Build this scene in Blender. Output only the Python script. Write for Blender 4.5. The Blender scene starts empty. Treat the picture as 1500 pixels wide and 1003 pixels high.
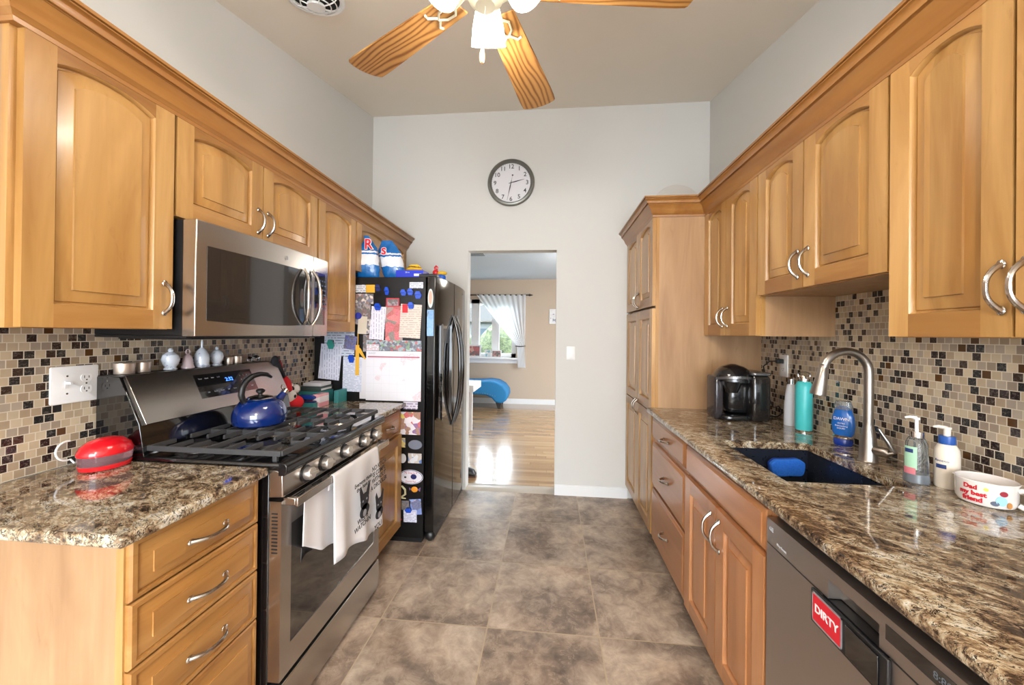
import bpy, bmesh, math, random
from mathutils import Vector, Matrix
from math import pi, sin, cos, radians
random.seed(7)
S = bpy.context.scene
COL = S.collection
# ------------------------------------------------------------------ camera
F_PX, YAW, PITCH, ROLL, SHIFT_PX = 561.4, .0983, .0039, .0108, -14.6
EYE = Vector((0, 0, 1.3684))
cy_, sy_, cp_, sp_, cr_, sr_ = cos(YAW), sin(YAW), cos(PITCH), sin(PITCH), cos(ROLL), sin(ROLL)
R0 = Vector((cy_, sy_, 0)); F0 = Vector((-sy_, cy_, 0)); U0 = Vector((0, 0, 1))
FW = F0*cp_ + U0*sp_; UP = U0*cp_ - F0*sp_
RT = R0*cr_ + UP*sr_; UP = UP*cr_ - R0*sr_
cd = bpy.data.cameras.new('camera'); cam = bpy.data.objects.new('camera', cd); COL.objects.link(cam)
cam.matrix_world = Matrix(((RT.x, UP.x, -FW.x, EYE.x), (RT.y, UP.y, -FW.y, EYE.y), (RT.z, UP.z, -FW.z, EYE.z), (0, 0, 0, 1)))
cd.sensor_width = 36; cd.lens = F_PX/1500*36; cd.shift_y = SHIFT_PX/1500; cd.clip_start = .02; cd.clip_end = 100
S.camera = cam
# ------------------------------------------------------------------ world, light, exposure
W = bpy.data.worlds.new('sky'); S.world = W; W.use_nodes = True
bg = W.node_tree.nodes['Background']; wt = W.node_tree
tc = wt.nodes.new('ShaderNodeTexCoord'); sx_ = wt.nodes.new('ShaderNodeSeparateXYZ'); wt.links.new(tc.outputs['Generated'], sx_.inputs[0])
rp = wt.nodes.new('ShaderNodeValToRGB'); wt.links.new(sx_.outputs[2], rp.inputs[0]); rp.color_ramp.elements[0].position = .10; rp.color_ramp.elements[1].position = .26
rp.color_ramp.elements[0].color = (.06, .066, .072, 1); rp.color_ramp.elements[1].color = (.86, .93, 1, 1); wt.links.new(rp.outputs[0], bg.inputs[0]); bg.inputs[1].default_value = 14.0   # horizon dimmed behind the window view, sky brightened above for floor glare
S.view_settings.view_transform = 'Standard'; S.view_settings.look = 'None'
S.view_settings.exposure = 0.36; S.view_settings.gamma = 1.0; S.view_settings.use_curve_mapping = False

def area(name, loc, rot, sx, sy, power, color):
    l = bpy.data.lights.new(name, 'AREA'); l.shape = 'RECTANGLE'; l.size = sx; l.size_y = sy; l.energy = power; l.color = color
    o = bpy.data.objects.new(name, l); o.location = loc; o.rotation_euler = rot; COL.objects.link(o); return o
# daylight outside the dining window, a living window portal, an added side fill
area('daylight_dining_window', (-.1, -3.42, 1.35), (radians(90), 0, 0), 2.7, 1.9, 210, (.84, .92, 1))
area('living_window_portal', (-1.7, 7.6, 1.475), (radians(-90), 0, 0), 2.08, 1.14, 1, (1, 1, 1)).data.cycles.is_portal = True
area('living_side_fill', (2.36, 5.4, 1.5), (0, radians(90), 0), 1.3, 1.8, 60, (.9, .95, 1))  # added fill light; no side window is known there
FANX, FANY = -.205, 1.144
for k, (dx, dy) in enumerate(((-.013, .155), (-.127, -.089), (.140, -.065))):
    l = bpy.data.lights.new('fan_bulb_light', 'POINT'); l.energy = 9.5; l.color = (1, .92, .82); l.shadow_soft_size = .035
    o = bpy.data.objects.new('fan_bulb_light', l); o.location = (FANX+dx, FANY+dy, 2.335); COL.objects.link(o)
# added fill behind the camera, no fixture, lifts the ceiling
l = bpy.data.lights.new('dining_fill_light', 'POINT'); l.energy = 55; l.color = (1, .93, .84); l.shadow_soft_size = .18
o = bpy.data.objects.new('dining_fill_light', l); o.location = (-.1, -1.3, 2.05); COL.objects.link(o)
# added fill to brighten the living room, no lamp fixture there
l = bpy.data.lights.new('living_fill_light', 'POINT'); l.energy = 22; l.color = (1, .9, .78); l.shadow_soft_size = .15
o = bpy.data.objects.new('living_fill_light', l); o.location = (.6, 5.2, 2.2); COL.objects.link(o)

# ------------------------------------------------------------------ node helpers
class NT:
    def __init__(s, name):
        s.m = bpy.data.materials.new(name); s.m.use_nodes = True; s.t = s.m.node_tree
        s.b = s.t.nodes['Principled BSDF']
    def n(s, typ, **k):
        x = s.t.nodes.new(typ)
        for a, v in k.items():
            if a[0] == '_': x.inputs[int(a[1:])].default_value = v if not hasattr(v, 'is_output') else 0; 
            else: setattr(x, a, v)
        return x
    def L(s, a, b): s.t.links.new(a, b)
    def put(s, sock, v):
        if hasattr(v, 'is_output'): s.L(v, sock)
        else: sock.default_value = v
    def math(s, op, a, b=0, c=0):
        x = s.t.nodes.new('ShaderNodeMath'); x.operation = op; s.put(x.inputs[0], a); s.put(x.inputs[1], b); s.put(x.inputs[2], c); return x.outputs[0]
    def mix(s, f, a, b, mode='MIX'):
        x = s.t.nodes.new('ShaderNodeMix'); x.data_type = 'RGBA'; x.blend_type = mode
        s.put(x.inputs[0], f); s.put(x.inputs[6], a); s.put(x.inputs[7], b); return x.outputs[2]
    def obj(s): return s.t.nodes.new('ShaderNodeTexCoord').outputs['Object']
    def mapping(s, v, sc=(1, 1, 1), rot=(0, 0, 0), loc=(0, 0, 0)):
        x = s.t.nodes.new('ShaderNodeMapping'); s.L(v, x.inputs[0]); x.inputs['Scale'].default_value = sc; x.inputs['Rotation'].default_value = rot
        s.put(x.inputs['Location'], loc); return x.outputs[0]
    def noise(s, v, scale, detail=4, rough=.5, dist=0, col=False):
        x = s.t.nodes.new('ShaderNodeTexNoise'); s.put(x.inputs['Vector'], v); x.inputs['Scale'].default_value = scale
        x.inputs['Detail'].default_value = detail; x.inputs['Roughness'].default_value = rough; x.inputs['Distortion'].default_value = dist
        return x.outputs[1 if col else 0]
    def ramp(s, f, stops, const=False):
        x = s.t.nodes.new('ShaderNodeValToRGB'); s.put(x.inputs[0], f); r = x.color_ramp
        if const: r.interpolation = 'CONSTANT'
        while len(r.elements) < len(stops): r.elements.new(.5)
        for e, (p, c) in zip(r.elements, stops): e.position = p; e.color = tuple(c)+(1,) if len(c) == 3 else c
        return x.outputs[0]
    def sep(s, v):
        x = s.t.nodes.new('ShaderNodeSeparateXYZ'); s.L(v, x.inputs[0]); return x.outputs
    def comb(s, a, b, c):
        x = s.t.nodes.new('ShaderNodeCombineXYZ'); s.put(x.inputs[0], a); s.put(x.inputs[1], b); s.put(x.inputs[2], c); return x.outputs[0]
    def wn(s, v, col=False):
        x = s.t.nodes.new('ShaderNodeTexWhiteNoise'); s.L(v, x.inputs[0]); return x.outputs[1 if col else 0]
    def bump(s, h, st=.3, d=.002):
        x = s.t.nodes.new('ShaderNodeBump'); s.put(x.inputs['Height'], h); x.inputs['Strength'].default_value = st; x.inputs['Distance'].default_value = d
        s.L(x.outputs[0], s.b.inputs['Normal'])
    def base(s, v): s.put(s.b.inputs['Base Color'], v if hasattr(v, 'is_output') else (*v, 1))
    def set(s, **k):
        for a, v in k.items(): s.put(s.b.inputs[a.replace('_', ' ')], v)
def srgb(r, g, b):
    f = lambda c: ((c/255+.055)/1.055)**2.4 if c/255 > .04045 else c/255/12.92
    return (f(r), f(g), f(b))
def C3(r, g, b): return srgb(r, g, b)
MC = {}
def plain(name, rgb, rough=.5, metal=0, coat=0, emit=None, trans=0, ior=1.45, alpha=1, lin=False, spec=None):
    if name in MC: return MC[name]
    k = NT(name); c = rgb if lin else srgb(*rgb); k.base(c); k.set(Roughness=rough, Metallic=metal)
    nz = k.noise(k.obj(), 60, 3); rr = k.math('MULTIPLY_ADD', nz, rough*.16, rough*.92); k.L(rr, k.b.inputs['Roughness'])
    if coat: k.set(Coat_Weight=coat)
    if emit: k.b.inputs['Emission Color'].default_value = (*c, 1); k.b.inputs['Emission Strength'].default_value = emit
    if trans: k.b.inputs['Transmission Weight'].default_value = trans; k.b.inputs['IOR'].default_value = ior
    if alpha < 1: k.b.inputs['Alpha'].default_value = alpha
    if spec is not None: k.b.inputs['Specular IOR Level'].default_value = spec
    MC[name] = k.m; return k.m

def paint(name, rgb, sc=180):
    k = NT(name); o = k.obj(); c = srgb(*rgb)
    n = k.noise(o, 1.3, 3); k.base(k.mix(k.math('MULTIPLY', n, .10), (*c, 1), (c[0]*.9, c[1]*.9, c[2]*.9, 1)))
    k.set(Roughness=.65); k.bump(k.noise(o, sc, 3), .12, .001); return k.m
def wood(name, axis, c1, c2, c3, rough=.32, fine=.5, tintamt=.32, coat=.25, boards=False):
    k = NT(name); v = k.obj()
    oi = k.t.nodes.new('ShaderNodeObjectInfo'); at = k.t.nodes.new('ShaderNodeAttribute'); at.attribute_name = 'tint'
    off = k.math('MULTIPLY', oi.outputs['Random'], 17.0); off2 = k.math('MULTIPLY', at.outputs['Fac'], 9.0)
    loc = k.comb(off, off2, k.math('ADD', off, off2))
    s1 = [5.5, 5.5, 5.5]; s1[axis] = .75; s2 = [70, 70, 70]; s2[axis] = 2.2
    a = k.noise(k.mapping(v, s1, loc=loc), 1.6, 4, .55, .9); f = k.noise(k.mapping(v, s2, loc=loc), 1.5, 3, .6)
    col = k.ramp(a, [(.30, srgb(*c1)), (.5, srgb(*c2)), (.68, srgb(*c3))])
    col = k.mix(k.math('MULTIPLY', f, fine*.5), col, (*srgb(c1[0]*.86, c1[1]*.82, c1[2]*.75), 1))
    tn = k.math('MULTIPLY_ADD', at.outputs['Fac'], tintamt, 1-tintamt*.5)
    if boards:   # glued-up boards of differing tone
        X = k.sep(v)[0]; bn = k.math('FLOOR', k.math('DIVIDE', k.math('ADD', X, off2), .097)); tn = k.math('ADD', tn, k.math('MULTIPLY_ADD', k.wn(k.comb(bn, off, 1)), .22, -.11))
    spk = k.ramp(k.noise(k.mapping(v, [1.6 if i == axis else 7 for i in range(3)], loc=loc), 3.1, 6, .7, 1.2), [(.60, (0, 0, 0)), (.74, (1, 1, 1))]); col = k.mix(k.math('MULTIPLY', spk, .35), col, (*srgb(c1[0]*.85, c1[1]*.78, c1[2]*.7), 1))
    hs = k.t.nodes.new('ShaderNodeHueSaturation'); k.L(tn, hs.inputs['Value']); k.L(col, hs.inputs['Color'])
    k.base(hs.outputs[0]); k.set(Roughness=rough, Coat_Weight=coat, Coat_Roughness=.18); k.bump(f, .05, .0006); return k.m
MAPLE = ((156, 110, 56), (178, 135, 78), (196, 154, 96))
MAPLEP = MAPLE
woodp = wood('maple_door_panel', 2, *MAPLEP, boards=True)
woodz = wood('maple_vertical_grain', 2, *MAPLE); woodx = wood('maple_horizontal_grain', 0, (144, 96, 46), (164, 117, 62), (180, 134, 78))
woody = wood('maple_lengthwise_grain', 1, (138, 90, 42), (154, 105, 53), (168, 120, 64))
lamz = wood('maple_laminate_panel', 2, (152, 116, 82), (168, 132, 96), (180, 145, 107), rough=.45, fine=.6, coat=0, tintamt=.1)
BW = ((160, 104, 62), (176, 120, 76), (186, 132, 88))
bwz = wood('maple_base_vertical', 2, *BW, coat=.35); bwx = wood('maple_base_horizontal', 0, (158, 102, 60), (172, 116, 72), (184, 128, 84), coat=.35)

def oak():
    k = NT('oak_blade'); v = k.obj(); w = k.t.nodes.new('ShaderNodeTexWave'); w.wave_type = 'BANDS'; w.bands_direction = 'Y'
    oi = k.t.nodes.new('ShaderNodeObjectInfo'); m = k.mapping(v, (1, 1, 1), loc=k.comb(k.math('MULTIPLY', oi.outputs['Random'], 7), k.math('MULTIPLY', oi.outputs['Random'], 3), 0))
    n = k.noise(k.mapping(m, (2.2, 7, 5)), 1.2, 1, .5, col=True)
    mv = k.t.nodes.new('ShaderNodeVectorMath'); mv.operation = 'MULTIPLY_ADD'; k.L(n, mv.inputs[0]); mv.inputs[1].default_value = (.0, .10, 0); k.L(m, mv.inputs[2])
    k.L(mv.outputs[0], w.inputs['Vector']); w.inputs['Scale'].default_value = 15; w.inputs['Distortion'].default_value = .8; w.inputs['Detail'].default_value = 2
    f = k.noise(k.mapping(m, (6, 160, 10)), 2, 2)
    c = k.ramp(w.outputs['Fac'], [(0, srgb(112, 70, 30)), (.22, srgb(150, 104, 52)), (.5, srgb(176, 130, 70)), (1, srgb(184, 140, 80))])
    k.base(k.mix(k.math('MULTIPLY', f, .45), c, (*srgb(150, 98, 46), 1))); k.set(Roughness=.4); return k.m
oakm = oak()
def steel(name, rgb, axis, rough=.28):
    k = NT(name); sc = [520, 520, 520]; sc[axis] = 1.2; n = k.noise(k.mapping(k.obj(), sc), 1, 2, .5)
    c = srgb(*rgb); k.base(k.mix(k.math('MULTIPLY', n, .10), (*c, 1), (c[0]*.75, c[1]*.75, c[2]*.75, 1)))
    k.set(Metallic=1, Roughness=rough); return k.m
ssy = steel('brushed_stainless', (186, 180, 174), 1, .27); ssdw = steel('brushed_slate_stainless', (186, 178, 172), 1, .40)
nickel = plain('brushed_nickel', (168, 162, 156), .30, 1)
chrome = plain('polished_chrome', (215, 212, 210), .1, 1)
blackg = plain('black_gloss', (14, 14, 16), .08, 0, 1)
blackm = plain('black_plastic', (22, 22, 24), .38)
iron = plain('cast_iron', (58, 58, 60), .48)
white = plain('white_plastic', (232, 232, 232), .3)
paper = plain('white_paper', (226, 226, 232), .7)
dark = plain('dark_gap', (10, 9, 8), .8)
glassdark = plain('dark_oven_glass', (20, 17, 15), .05, 0, 1)

def granite():
    k = NT('granite'); o = k.obj()
    m = k.mapping(o, (1, 1, 1), rot=(0, 0, radians(32))); m = k.mapping(m, (1.0, 1.8, 1.3))
    n = k.noise(m, 19, 9, .70, .7); n2 = k.noise(m, 75, 6, .7, .4); big = k.noise(o, 4.5, 3, .5)
    t = k.math('ADD', k.math('MULTIPLY', n, .62), k.math('ADD', k.math('MULTIPLY', n2, .20), k.math('MULTIPLY', big, .20)))
    c = k.ramp(t, [(.39, srgb(36, 28, 25)), (.445, srgb(84, 66, 52)), (.48, srgb(132, 108, 82)), (.515, srgb(164, 144, 116)), (.56, srgb(194, 182, 158)), (.62, srgb(212, 208, 200))])
    v = k.t.nodes.new('ShaderNodeTexVoronoi'); k.L(m, v.inputs['Vector']); v.inputs['Scale'].default_value = 26
    veins = k.noise(m, 26, 7, .72, 1.4); vm = k.math('LESS_THAN', k.math('ABSOLUTE', k.math('SUBTRACT', veins, .5)), .024)
    c = k.mix(k.math('MULTIPLY', vm, k.math('GREATER_THAN', n2, .46)), c, (*srgb(38, 30, 28), 1))
    sp = k.math('LESS_THAN', k.noise(o, 85, 4, .6), .36); c = k.mix(k.math('MULTIPLY', sp, .75), c, (*srgb(60, 46, 38), 1))
    k.base(c); k.set(Roughness=.07, Coat_Weight=.5); return k.m
granitem = granite()

def mosaic():
    k = NT('mosaic_tile'); X, Y, Z = k.sep(k.obj()); P = .0256
    v = k.math('DIVIDE', k.math('ADD', Z, .0045), P); row = k.math('FLOOR', v)
    rr = k.wn(k.comb(row, 3.7, 1)); u = k.math('ADD', k.math('DIVIDE', Y, P), k.math('MULTIPLY_ADD', rr, .35, k.math('MULTIPLY', row, .5)))
    colm = k.math('FLOOR', u); fu = k.math('SUBTRACT', u, colm); fv = k.math('SUBTRACT', v, row)
    du = k.math('ABSOLUTE', k.math('SUBTRACT', fu, .5)); dv = k.math('ABSOLUTE', k.math('SUBTRACT', fv, .5))
    g = k.math('GREATER_THAN', k.math('MAXIMUM', du, dv), .452)
    r = k.wn(k.comb(colm, row, 0)); r2 = k.wn(k.comb(colm, row, 5.3))
    c = k.ramp(r, [(0, srgb(46, 33, 32)), (.11, srgb(60, 45, 38)), (.18, srgb(42, 41, 42)), (.26, srgb(84, 54, 26)), (.295, srgb(162, 142, 118)), (.42, srgb(184, 165, 138)), (.60, srgb(168, 154, 138)), (.76, srgb(194, 178, 152)), (.9, srgb(152, 136, 120))], True)
    n = k.noise(k.mapping(k.obj(), (1, 1, 1)), 130, 5, .65, 1.0)
    isd = k.math('LESS_THAN', r, .26)
    c = k.mix(k.math('MULTIPLY', k.ramp(n, [(.5, (0, 0, 0)), (.64, (1, 1, 1))]), k.math('MULTIPLY', isd, .35)), c, (*srgb(150, 140, 128), 1))
    c = k.mix(k.math('MULTIPLY', k.noise(k.obj(), 50, 3), .25), c, k.mix(1, c, (*srgb(190, 180, 168), 1), 'MULTIPLY'))
    hs = k.t.nodes.new('ShaderNodeHueSaturation'); k.L(c, hs.inputs['Color']); k.L(k.math('MULTIPLY_ADD', r2, .22, .89), hs.inputs['Value'])
    k.base(k.mix(g, hs.outputs[0], (*srgb(206, 196, 178), 1)))
    isg = k.math('LESS_THAN', r, .295); rough = k.math('MULTIPLY_ADD', isg, -.32, .46); rough = k.math('MAXIMUM', rough, k.math('MULTIPLY', g, .8))
    k.L(rough, k.b.inputs['Roughness']); k.bump(k.math('SUBTRACT', k.math('MULTIPLY', n, .12), g), .5, .0012); return k.m
mosaicm = mosaic()

def floortile():
    k = NT('floor_tile'); o = k.obj(); X, Y, Z = k.sep(o); P = .5148
    u = k.math('DIVIDE', k.math('ADD', X, .276), P); v = k.math('DIVIDE', k.math('SUBTRACT', Y, 2.8025), P)
    cu, cv = k.math('FLOOR', u), k.math('FLOOR', v); fu, fv = k.math('SUBTRACT', u, cu), k.math('SUBTRACT', v, cv)
    d = k.math('MAXIMUM', k.math('ABSOLUTE', k.math('SUBTRACT', fu, .5)), k.math('ABSOLUTE', k.math('SUBTRACT', fv, .5)))
    g = k.math('GREATER_THAN', d, .4945); tid = k.comb(cu, cv, 0); rc = k.wn(tid, True); r = k.wn(tid)
    vm = k.t.nodes.new('ShaderNodeVectorMath'); vm.operation = 'MULTIPLY_ADD'; k.L(rc, vm.inputs[0]); vm.inputs[1].default_value = (9, 9, 9); k.L(o, vm.inputs[2]); p = vm.outputs[0]
    a = k.noise(p, 3.0, 7, .62, .7); b = k.noise(p, 14, 8, .7, .6)
    t = k.math('ADD', k.math('MULTIPLY', a, .62), k.math('MULTIPLY', b, .38))
    c = k.ramp(t, [(.36, srgb(98, 84, 74)), (.44, srgb(130, 114, 101)), (.5, srgb(156, 138, 122)), (.56, srgb(176, 158, 140)), (.64, srgb(200, 184, 166))])
    warm = k.ramp(k.noise(p, 2.2, 3), [(.45, (0, 0, 0)), (.7, (1, 1, 1))]); c = k.mix(k.math('MULTIPLY', warm, .4), c, k.mix(1, c, (1, .80, .62, 1), 'MULTIPLY'))
    veins = k.noise(p, 6, 8, .75, 1.5); vm2 = k.ramp(k.math('ABSOLUTE', k.math('SUBTRACT', veins, .5)), [(0, (1, 1, 1)), (.02, (0, 0, 0))])
    c = k.mix(k.math('MULTIPLY', vm2, k.math('MULTIPLY', k.math('GREATER_THAN', b, .5), .5)), c, (*srgb(186, 170, 150), 1))
    hs = k.t.nodes.new('ShaderNodeHueSaturation'); k.L(c, hs.inputs['Color']); k.L(k.math('MULTIPLY_ADD', r, .14, .93), hs.inputs['Value'])
    k.base(k.mix(g, hs.outputs[0], (*srgb(176, 156, 130), 1))); k.set(Roughness=k.math('MULTIPLY_ADD', b, .25, .20)); k.bump(k.math('SUBTRACT', k.math('MULTIPLY', b, .3), g), .35, .002); return k.m
def woodfloor():
    k = NT('oak_strip_floor'); o = k.obj(); X, Y, Z = k.sep(o); v = k.math('DIVIDE', Y, .057); row = k.math('FLOOR', v); fv = k.math('SUBTRACT', v, row)
    u = k.math('ADD', k.math('DIVIDE', X, .9), k.math('MULTIPLY', k.wn(k.comb(row, 1, 1)), 5)); cu = k.math('FLOOR', u); fu = k.math('SUBTRACT', u, cu)
    r = k.wn(k.comb(row, cu, 2)); n = k.noise(k.mapping(o, (1, 14, 1)), 5, 4, .6)
    c = k.ramp(k.math('MULTIPLY_ADD', n, .5, k.math('MULTIPLY', r, .5)), [(.2, srgb(140, 108, 76)), (.5, srgb(166, 134, 98)), (.8, srgb(184, 154, 118))])
    g = k.math('MAXIMUM', k.math('LESS_THAN', fv, .03), k.math('LESS_THAN', fu, .003)); k.base(k.mix(g, c, (*srgb(96, 70, 46), 1)))
    k.set(Roughness=.2, Coat_Weight=.6, Coat_Roughness=.12); k.bump(n, .06, .001); return k.m
floorm, wfloorm = floortile(), woodfloor()
wallm = paint('wall_paint', (206, 205, 201)); ceilm = paint('ceiling_paint', (238, 230, 217), 90); beigem = paint('living_wall_paint', (190, 172, 152)); trimm = paint('trim_paint', (226, 227, 228), 30)
lceil = paint('living_ceiling_paint', (190, 204, 218))

# ------------------------------------------------------------------ mesh helpers
class M:
    def __init__(s): s.v = []; s.f = []; s.mi = []; s.ti = []; s.t = .5
    def add(s, vs, fs, mi=0):
        b = len(s.v); s.v += [Vector(p) for p in vs]; s.f += [tuple(i+b for i in f) for f in fs]; s.mi += [mi]*len(fs); s.ti += [s.t]*len(fs); return s
    def box(s, x0, x1, y0, y1, z0, z1, mi=0, mat=None):
        vs = [(x, y, z) for z in (z0, z1) for y in (y0, y1) for x in (x0, x1)]
        if mat: vs = [mat @ Vector(p) for p in vs]
        return s.add(vs, [(0, 2, 3, 1), (4, 5, 7, 6), (0, 1, 5, 4), (2, 6, 7, 3), (0, 4, 6, 2), (1, 3, 7, 5)], mi)
    def loops(s, ls, mi=0, cap0=True, cap1=True, closed=True, mat=None):
        n = len(ls[0]); vs = [Vector(p) for l in ls for p in l]
        if mat: vs = [mat @ p for p in vs]
        fs = []
        for a in range(len(ls)-1):
            for i in range(n if closed else n-1):
                j = (i+1) % n; fs.append((a*n+i, a*n+j, (a+1)*n+j, (a+1)*n+i))
        if cap0: fs.append(tuple(range(n-1, -1, -1)))
        if cap1: fs.append(tuple((len(ls)-1)*n+i for i in range(n)))
        return s.add(vs, fs, mi)
    def prism(s, poly, ax, a0, a1, mi=0, mat=None):
        # poly in the other two axes (cyclic order x,y,z without ax)
        def P(p, a): q = list(p); q.insert(ax, a); return tuple(q)
        return s.loops([[P(p, a0) for p in poly], [P(p, a1) for p in poly]], mi, mat=mat)
    def lathe(s, prof, c=(0, 0, 0), n=28, mi=0, mat=None, cap=True):
        ls = [[(c[0]+max(r, 1e-4)*cos(2*pi*i/n), c[1]+max(r, 1e-4)*sin(2*pi*i/n), c[2]+z) for i in range(n)] for r, z in prof]
        return s.loops(ls, mi, cap, cap, mat=mat)
    def tube(s, pts, r, n=10, mi=0, cap=True, mat=None):
        pts = [Vector(p) for p in pts]; k = len(pts); rs = r if isinstance(r, (list, tuple)) else [r]*k; ls = []; pn = None
        for i, p in enumerate(pts):
            t = (pts[min(i+1, k-1)]-pts[max(i-1, 0)]).normalized()
            if pn is None:
                a = Vector((0, 0, 1)) if abs(t.z) < .9 else Vector((1, 0, 0)); pn = t.cross(a).normalized()
            else:
                pn = (pn - t*pn.dot(t)).normalized()
            bn = t.cross(pn); ls.append([p+(pn*cos(2*pi*j/n)+bn*sin(2*pi*j/n))*rs[i] for j in range(n)])
        return s.loops(ls, mi, cap, cap, mat=mat)
    def ball(s, c, r, n=16, mi=0, sc=(1, 1, 1), mat=None):
        pr = []
        for i in range(n//2+1):
            a = -pi/2+pi*i/(n//2); pr.append((cos(a), sin(a)))
        ls = [[(c[0]+r*sc[0]*max(R, 1e-3)*cos(2*pi*j/n), c[1]+r*sc[1]*max(R, 1e-3)*sin(2*pi*j/n), c[2]+r*sc[2]*z) for j in range(n)] for R, z in pr]
        return s.loops(ls, mi, mat=mat)
    def rbox(s, x0, x1, y0, y1, z0, z1, r=.01, seg=4, mi=0, mat=None, rt=None):
        # rounded vertical edges, small top round
        rt = min(r, (z1-z0)*.3) if rt is None else rt
        def ring(ins, z):
            o = []
            for cx, cy, a0 in ((x1-r, y1-r, 0), (x0+r, y1-r, pi/2), (x0+r, y0+r, pi), (x1-r, y0+r, 1.5*pi)):
                for i in range(seg+1):
                    a = a0+pi/2*i/seg; o.append((cx+(r-ins)*cos(a), cy+(r-ins)*sin(a), z))
            return o
        ls = [ring(rt*.9, z0), ring(rt*.3, z0+rt*.3), ring(0, z0+rt), ring(0, z1-rt), ring(rt*.3, z1-rt*.3), ring(rt*.9, z1)]
        return s.loops(ls, mi, mat=mat)
    def build(s, name, mats, parent=None, world=True, smooth=None, bevel=0, seg=2, ang=35, col=None):
        me = bpy.data.meshes.new(name); me.from_pydata([tuple(p) for p in s.v], [], s.f)
        mats = mats if isinstance(mats, (list, tuple)) else [mats]
        for m in mats: me.materials.append(m)
        me.polygons.foreach_set('material_index', s.mi)
        at = me.attributes.new('tint', 'FLOAT', 'FACE'); at.data.foreach_set('value', s.ti)
        bm = bmesh.new(); bm.from_mesh(me); bmesh.ops.recalc_face_normals(bm, faces=bm.faces); bm.to_mesh(me); bm.free()
        if world and parent is not None: me.transform(Matrix.Translation(-parent.location))
        if smooth is None or smooth:
            me.polygons.foreach_set('use_smooth', [True]*len(me.polygons)); me.set_sharp_from_angle(angle=radians(ang))
        o = bpy.data.objects.new(name, me); COL.objects.link(o)
        if parent is not None: o.parent = parent
        if bevel:
            b = o.modifiers.new('bevel', 'BEVEL'); b.width = bevel; b.segments = seg; b.limit_method = 'ANGLE'; b.angle_limit = radians(40); b.harden_normals = False
        return o
def tag(o, label=None, cat=None, group=None, kind=None):
    if label: o['label'] = label
    if cat: o['category'] = cat
    if group: o['group'] = group
    if kind: o['kind'] = kind
    return o
def thing(name, label, cat, loc=(0, 0, 0), rz=0, group=None):
    o = bpy.data.objects.new(name, None); o.empty_display_size = .05; o.location = loc; o.rotation_euler = (0, 0, rz); COL.objects.link(o)
    return tag(o, label, cat, group)
def solo(m, name, mats, label, cat, loc, group=None, **k):
    """a thing that is one mesh; its origin sits at its base"""
    a = type('A', (), {})(); me_o = m.build(name, mats, None, **k)
    me_o.data.transform(Matrix.Translation(-Vector(loc))); me_o.location = loc
    return tag(me_o, label, cat, group)
def struct(m, name, mats, **k):
    return tag(m.build(name, mats, None, **k), kind='structure')
def text_mesh(string, size, extrude=.0003, align='CENTER', bold=0, font=None, sp=1):
    c = bpy.data.curves.new('t', 'FONT'); c.body = string; c.size = size; c.extrude = extrude; c.align_x = align; c.align_y = 'CENTER'; c.offset = bold; c.resolution_u = 3; c.space_character = sp
    o = bpy.data.objects.new('t', c); me = bpy.data.meshes.new_from_object(o); bpy.data.objects.remove(o); bpy.data.curves.remove(c); return me
def text(name, string, size, loc, rot, mat, parent, fn=None, **k):
    """lettering as a mesh part; loc/rot in world space, or fn maps each point to the world"""
    me = text_mesh(string, size, **k); me.name = name; me.materials.clear(); me.materials.append(mat)
    if fn:
        for v in me.vertices: v.co = fn(v.co)
    else: me.transform(Matrix.Translation(loc) @ rot.to_4x4())
    if parent is not None: me.transform(Matrix.Translation(-parent.location))
    o = bpy.data.objects.new(name, me); COL.objects.link(o); o.parent = parent; return o
from mathutils import Euler
def E3(x, y, z): return Euler((radians(x), radians(y), radians(z))).to_matrix()
FACE_S = E3(90, 0, 0); FACE_R = E3(90, 0, 90); FACE_L = E3(90, 0, -90)   # facing -Y, +X, -X

XL, XR, YB = -1.603, 1.301, 3.308
def cz(y): return 3.311-(YB-max(y, -.85))*.2243
# ------------------------------------------------------------------ the room
m = M(); m.box(-1.75, 1.45, -3.4, YB+.06, -.1, 0); struct(m, 'floor', floorm)
m = M(); m.box(-4.2, 2.3, YB+.06, 7.7, -.1, -.001); struct(m, 'floor_living_room', wfloorm)
m = M(); m.prism([(-3.4, 0), (YB+.12, 0), (YB+.12, cz(YB)+.1), (-.85, cz(-.85)+.1), (-3.4, cz(-.85)+.1)], 0, XL-.15, XL); struct(m, 'wall_left', wallm)
m = M(); m.prism([(-3.4, 0), (YB+.12, 0), (YB+.12, cz(YB)+.1), (-.85, cz(-.85)+.1), (-3.4, cz(-.85)+.1)], 0, XR, XR+.15); struct(m, 'wall_right', wallm)
m = M(); JL, JR, JT, WT = -.722, .052, 2.095, .115
m.box(XL, JL, YB, YB+WT, 0, JT); m.box(JR, XR, YB, YB+WT, 0, JT); m.box(XL, XR, YB, YB+WT, JT, 3.4); struct(m, 'wall_back', wallm, smooth=False)
m = M(); m.prism([(-3.4, cz(-1)), (-.85, cz(-1)), (YB+.1, cz(YB)+.0224), (YB+.1, cz(YB)+.15), (-.85, cz(-1)+.15), (-3.4, cz(-1)+.15)], 0, XL-.1, XR+.1); struct(m, 'ceiling', ceilm, smooth=False)
m = M()   # rear wall with the dining window, behind the camera
m.box(XL, XR, -3.4, -3.28, 0, .45); m.box(XL, XR, -3.4, -3.28, 2.22, 2.6); m.box(XL, -1.4, -3.4, -3.28, .45, 2.22); m.box(1.2, XR, -3.4, -3.28, .45, 2.22); struct(m, 'wall_rear', wallm, smooth=False)
m = M()
for x in (-1.4, -.56, .28, 1.14): m.box(x, x+.06, -3.38, -3.3, .45, 2.22)
for z in (.45, 2.16): m.box(-1.4, 1.2, -3.38, -3.3, z, z+.06)
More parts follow.
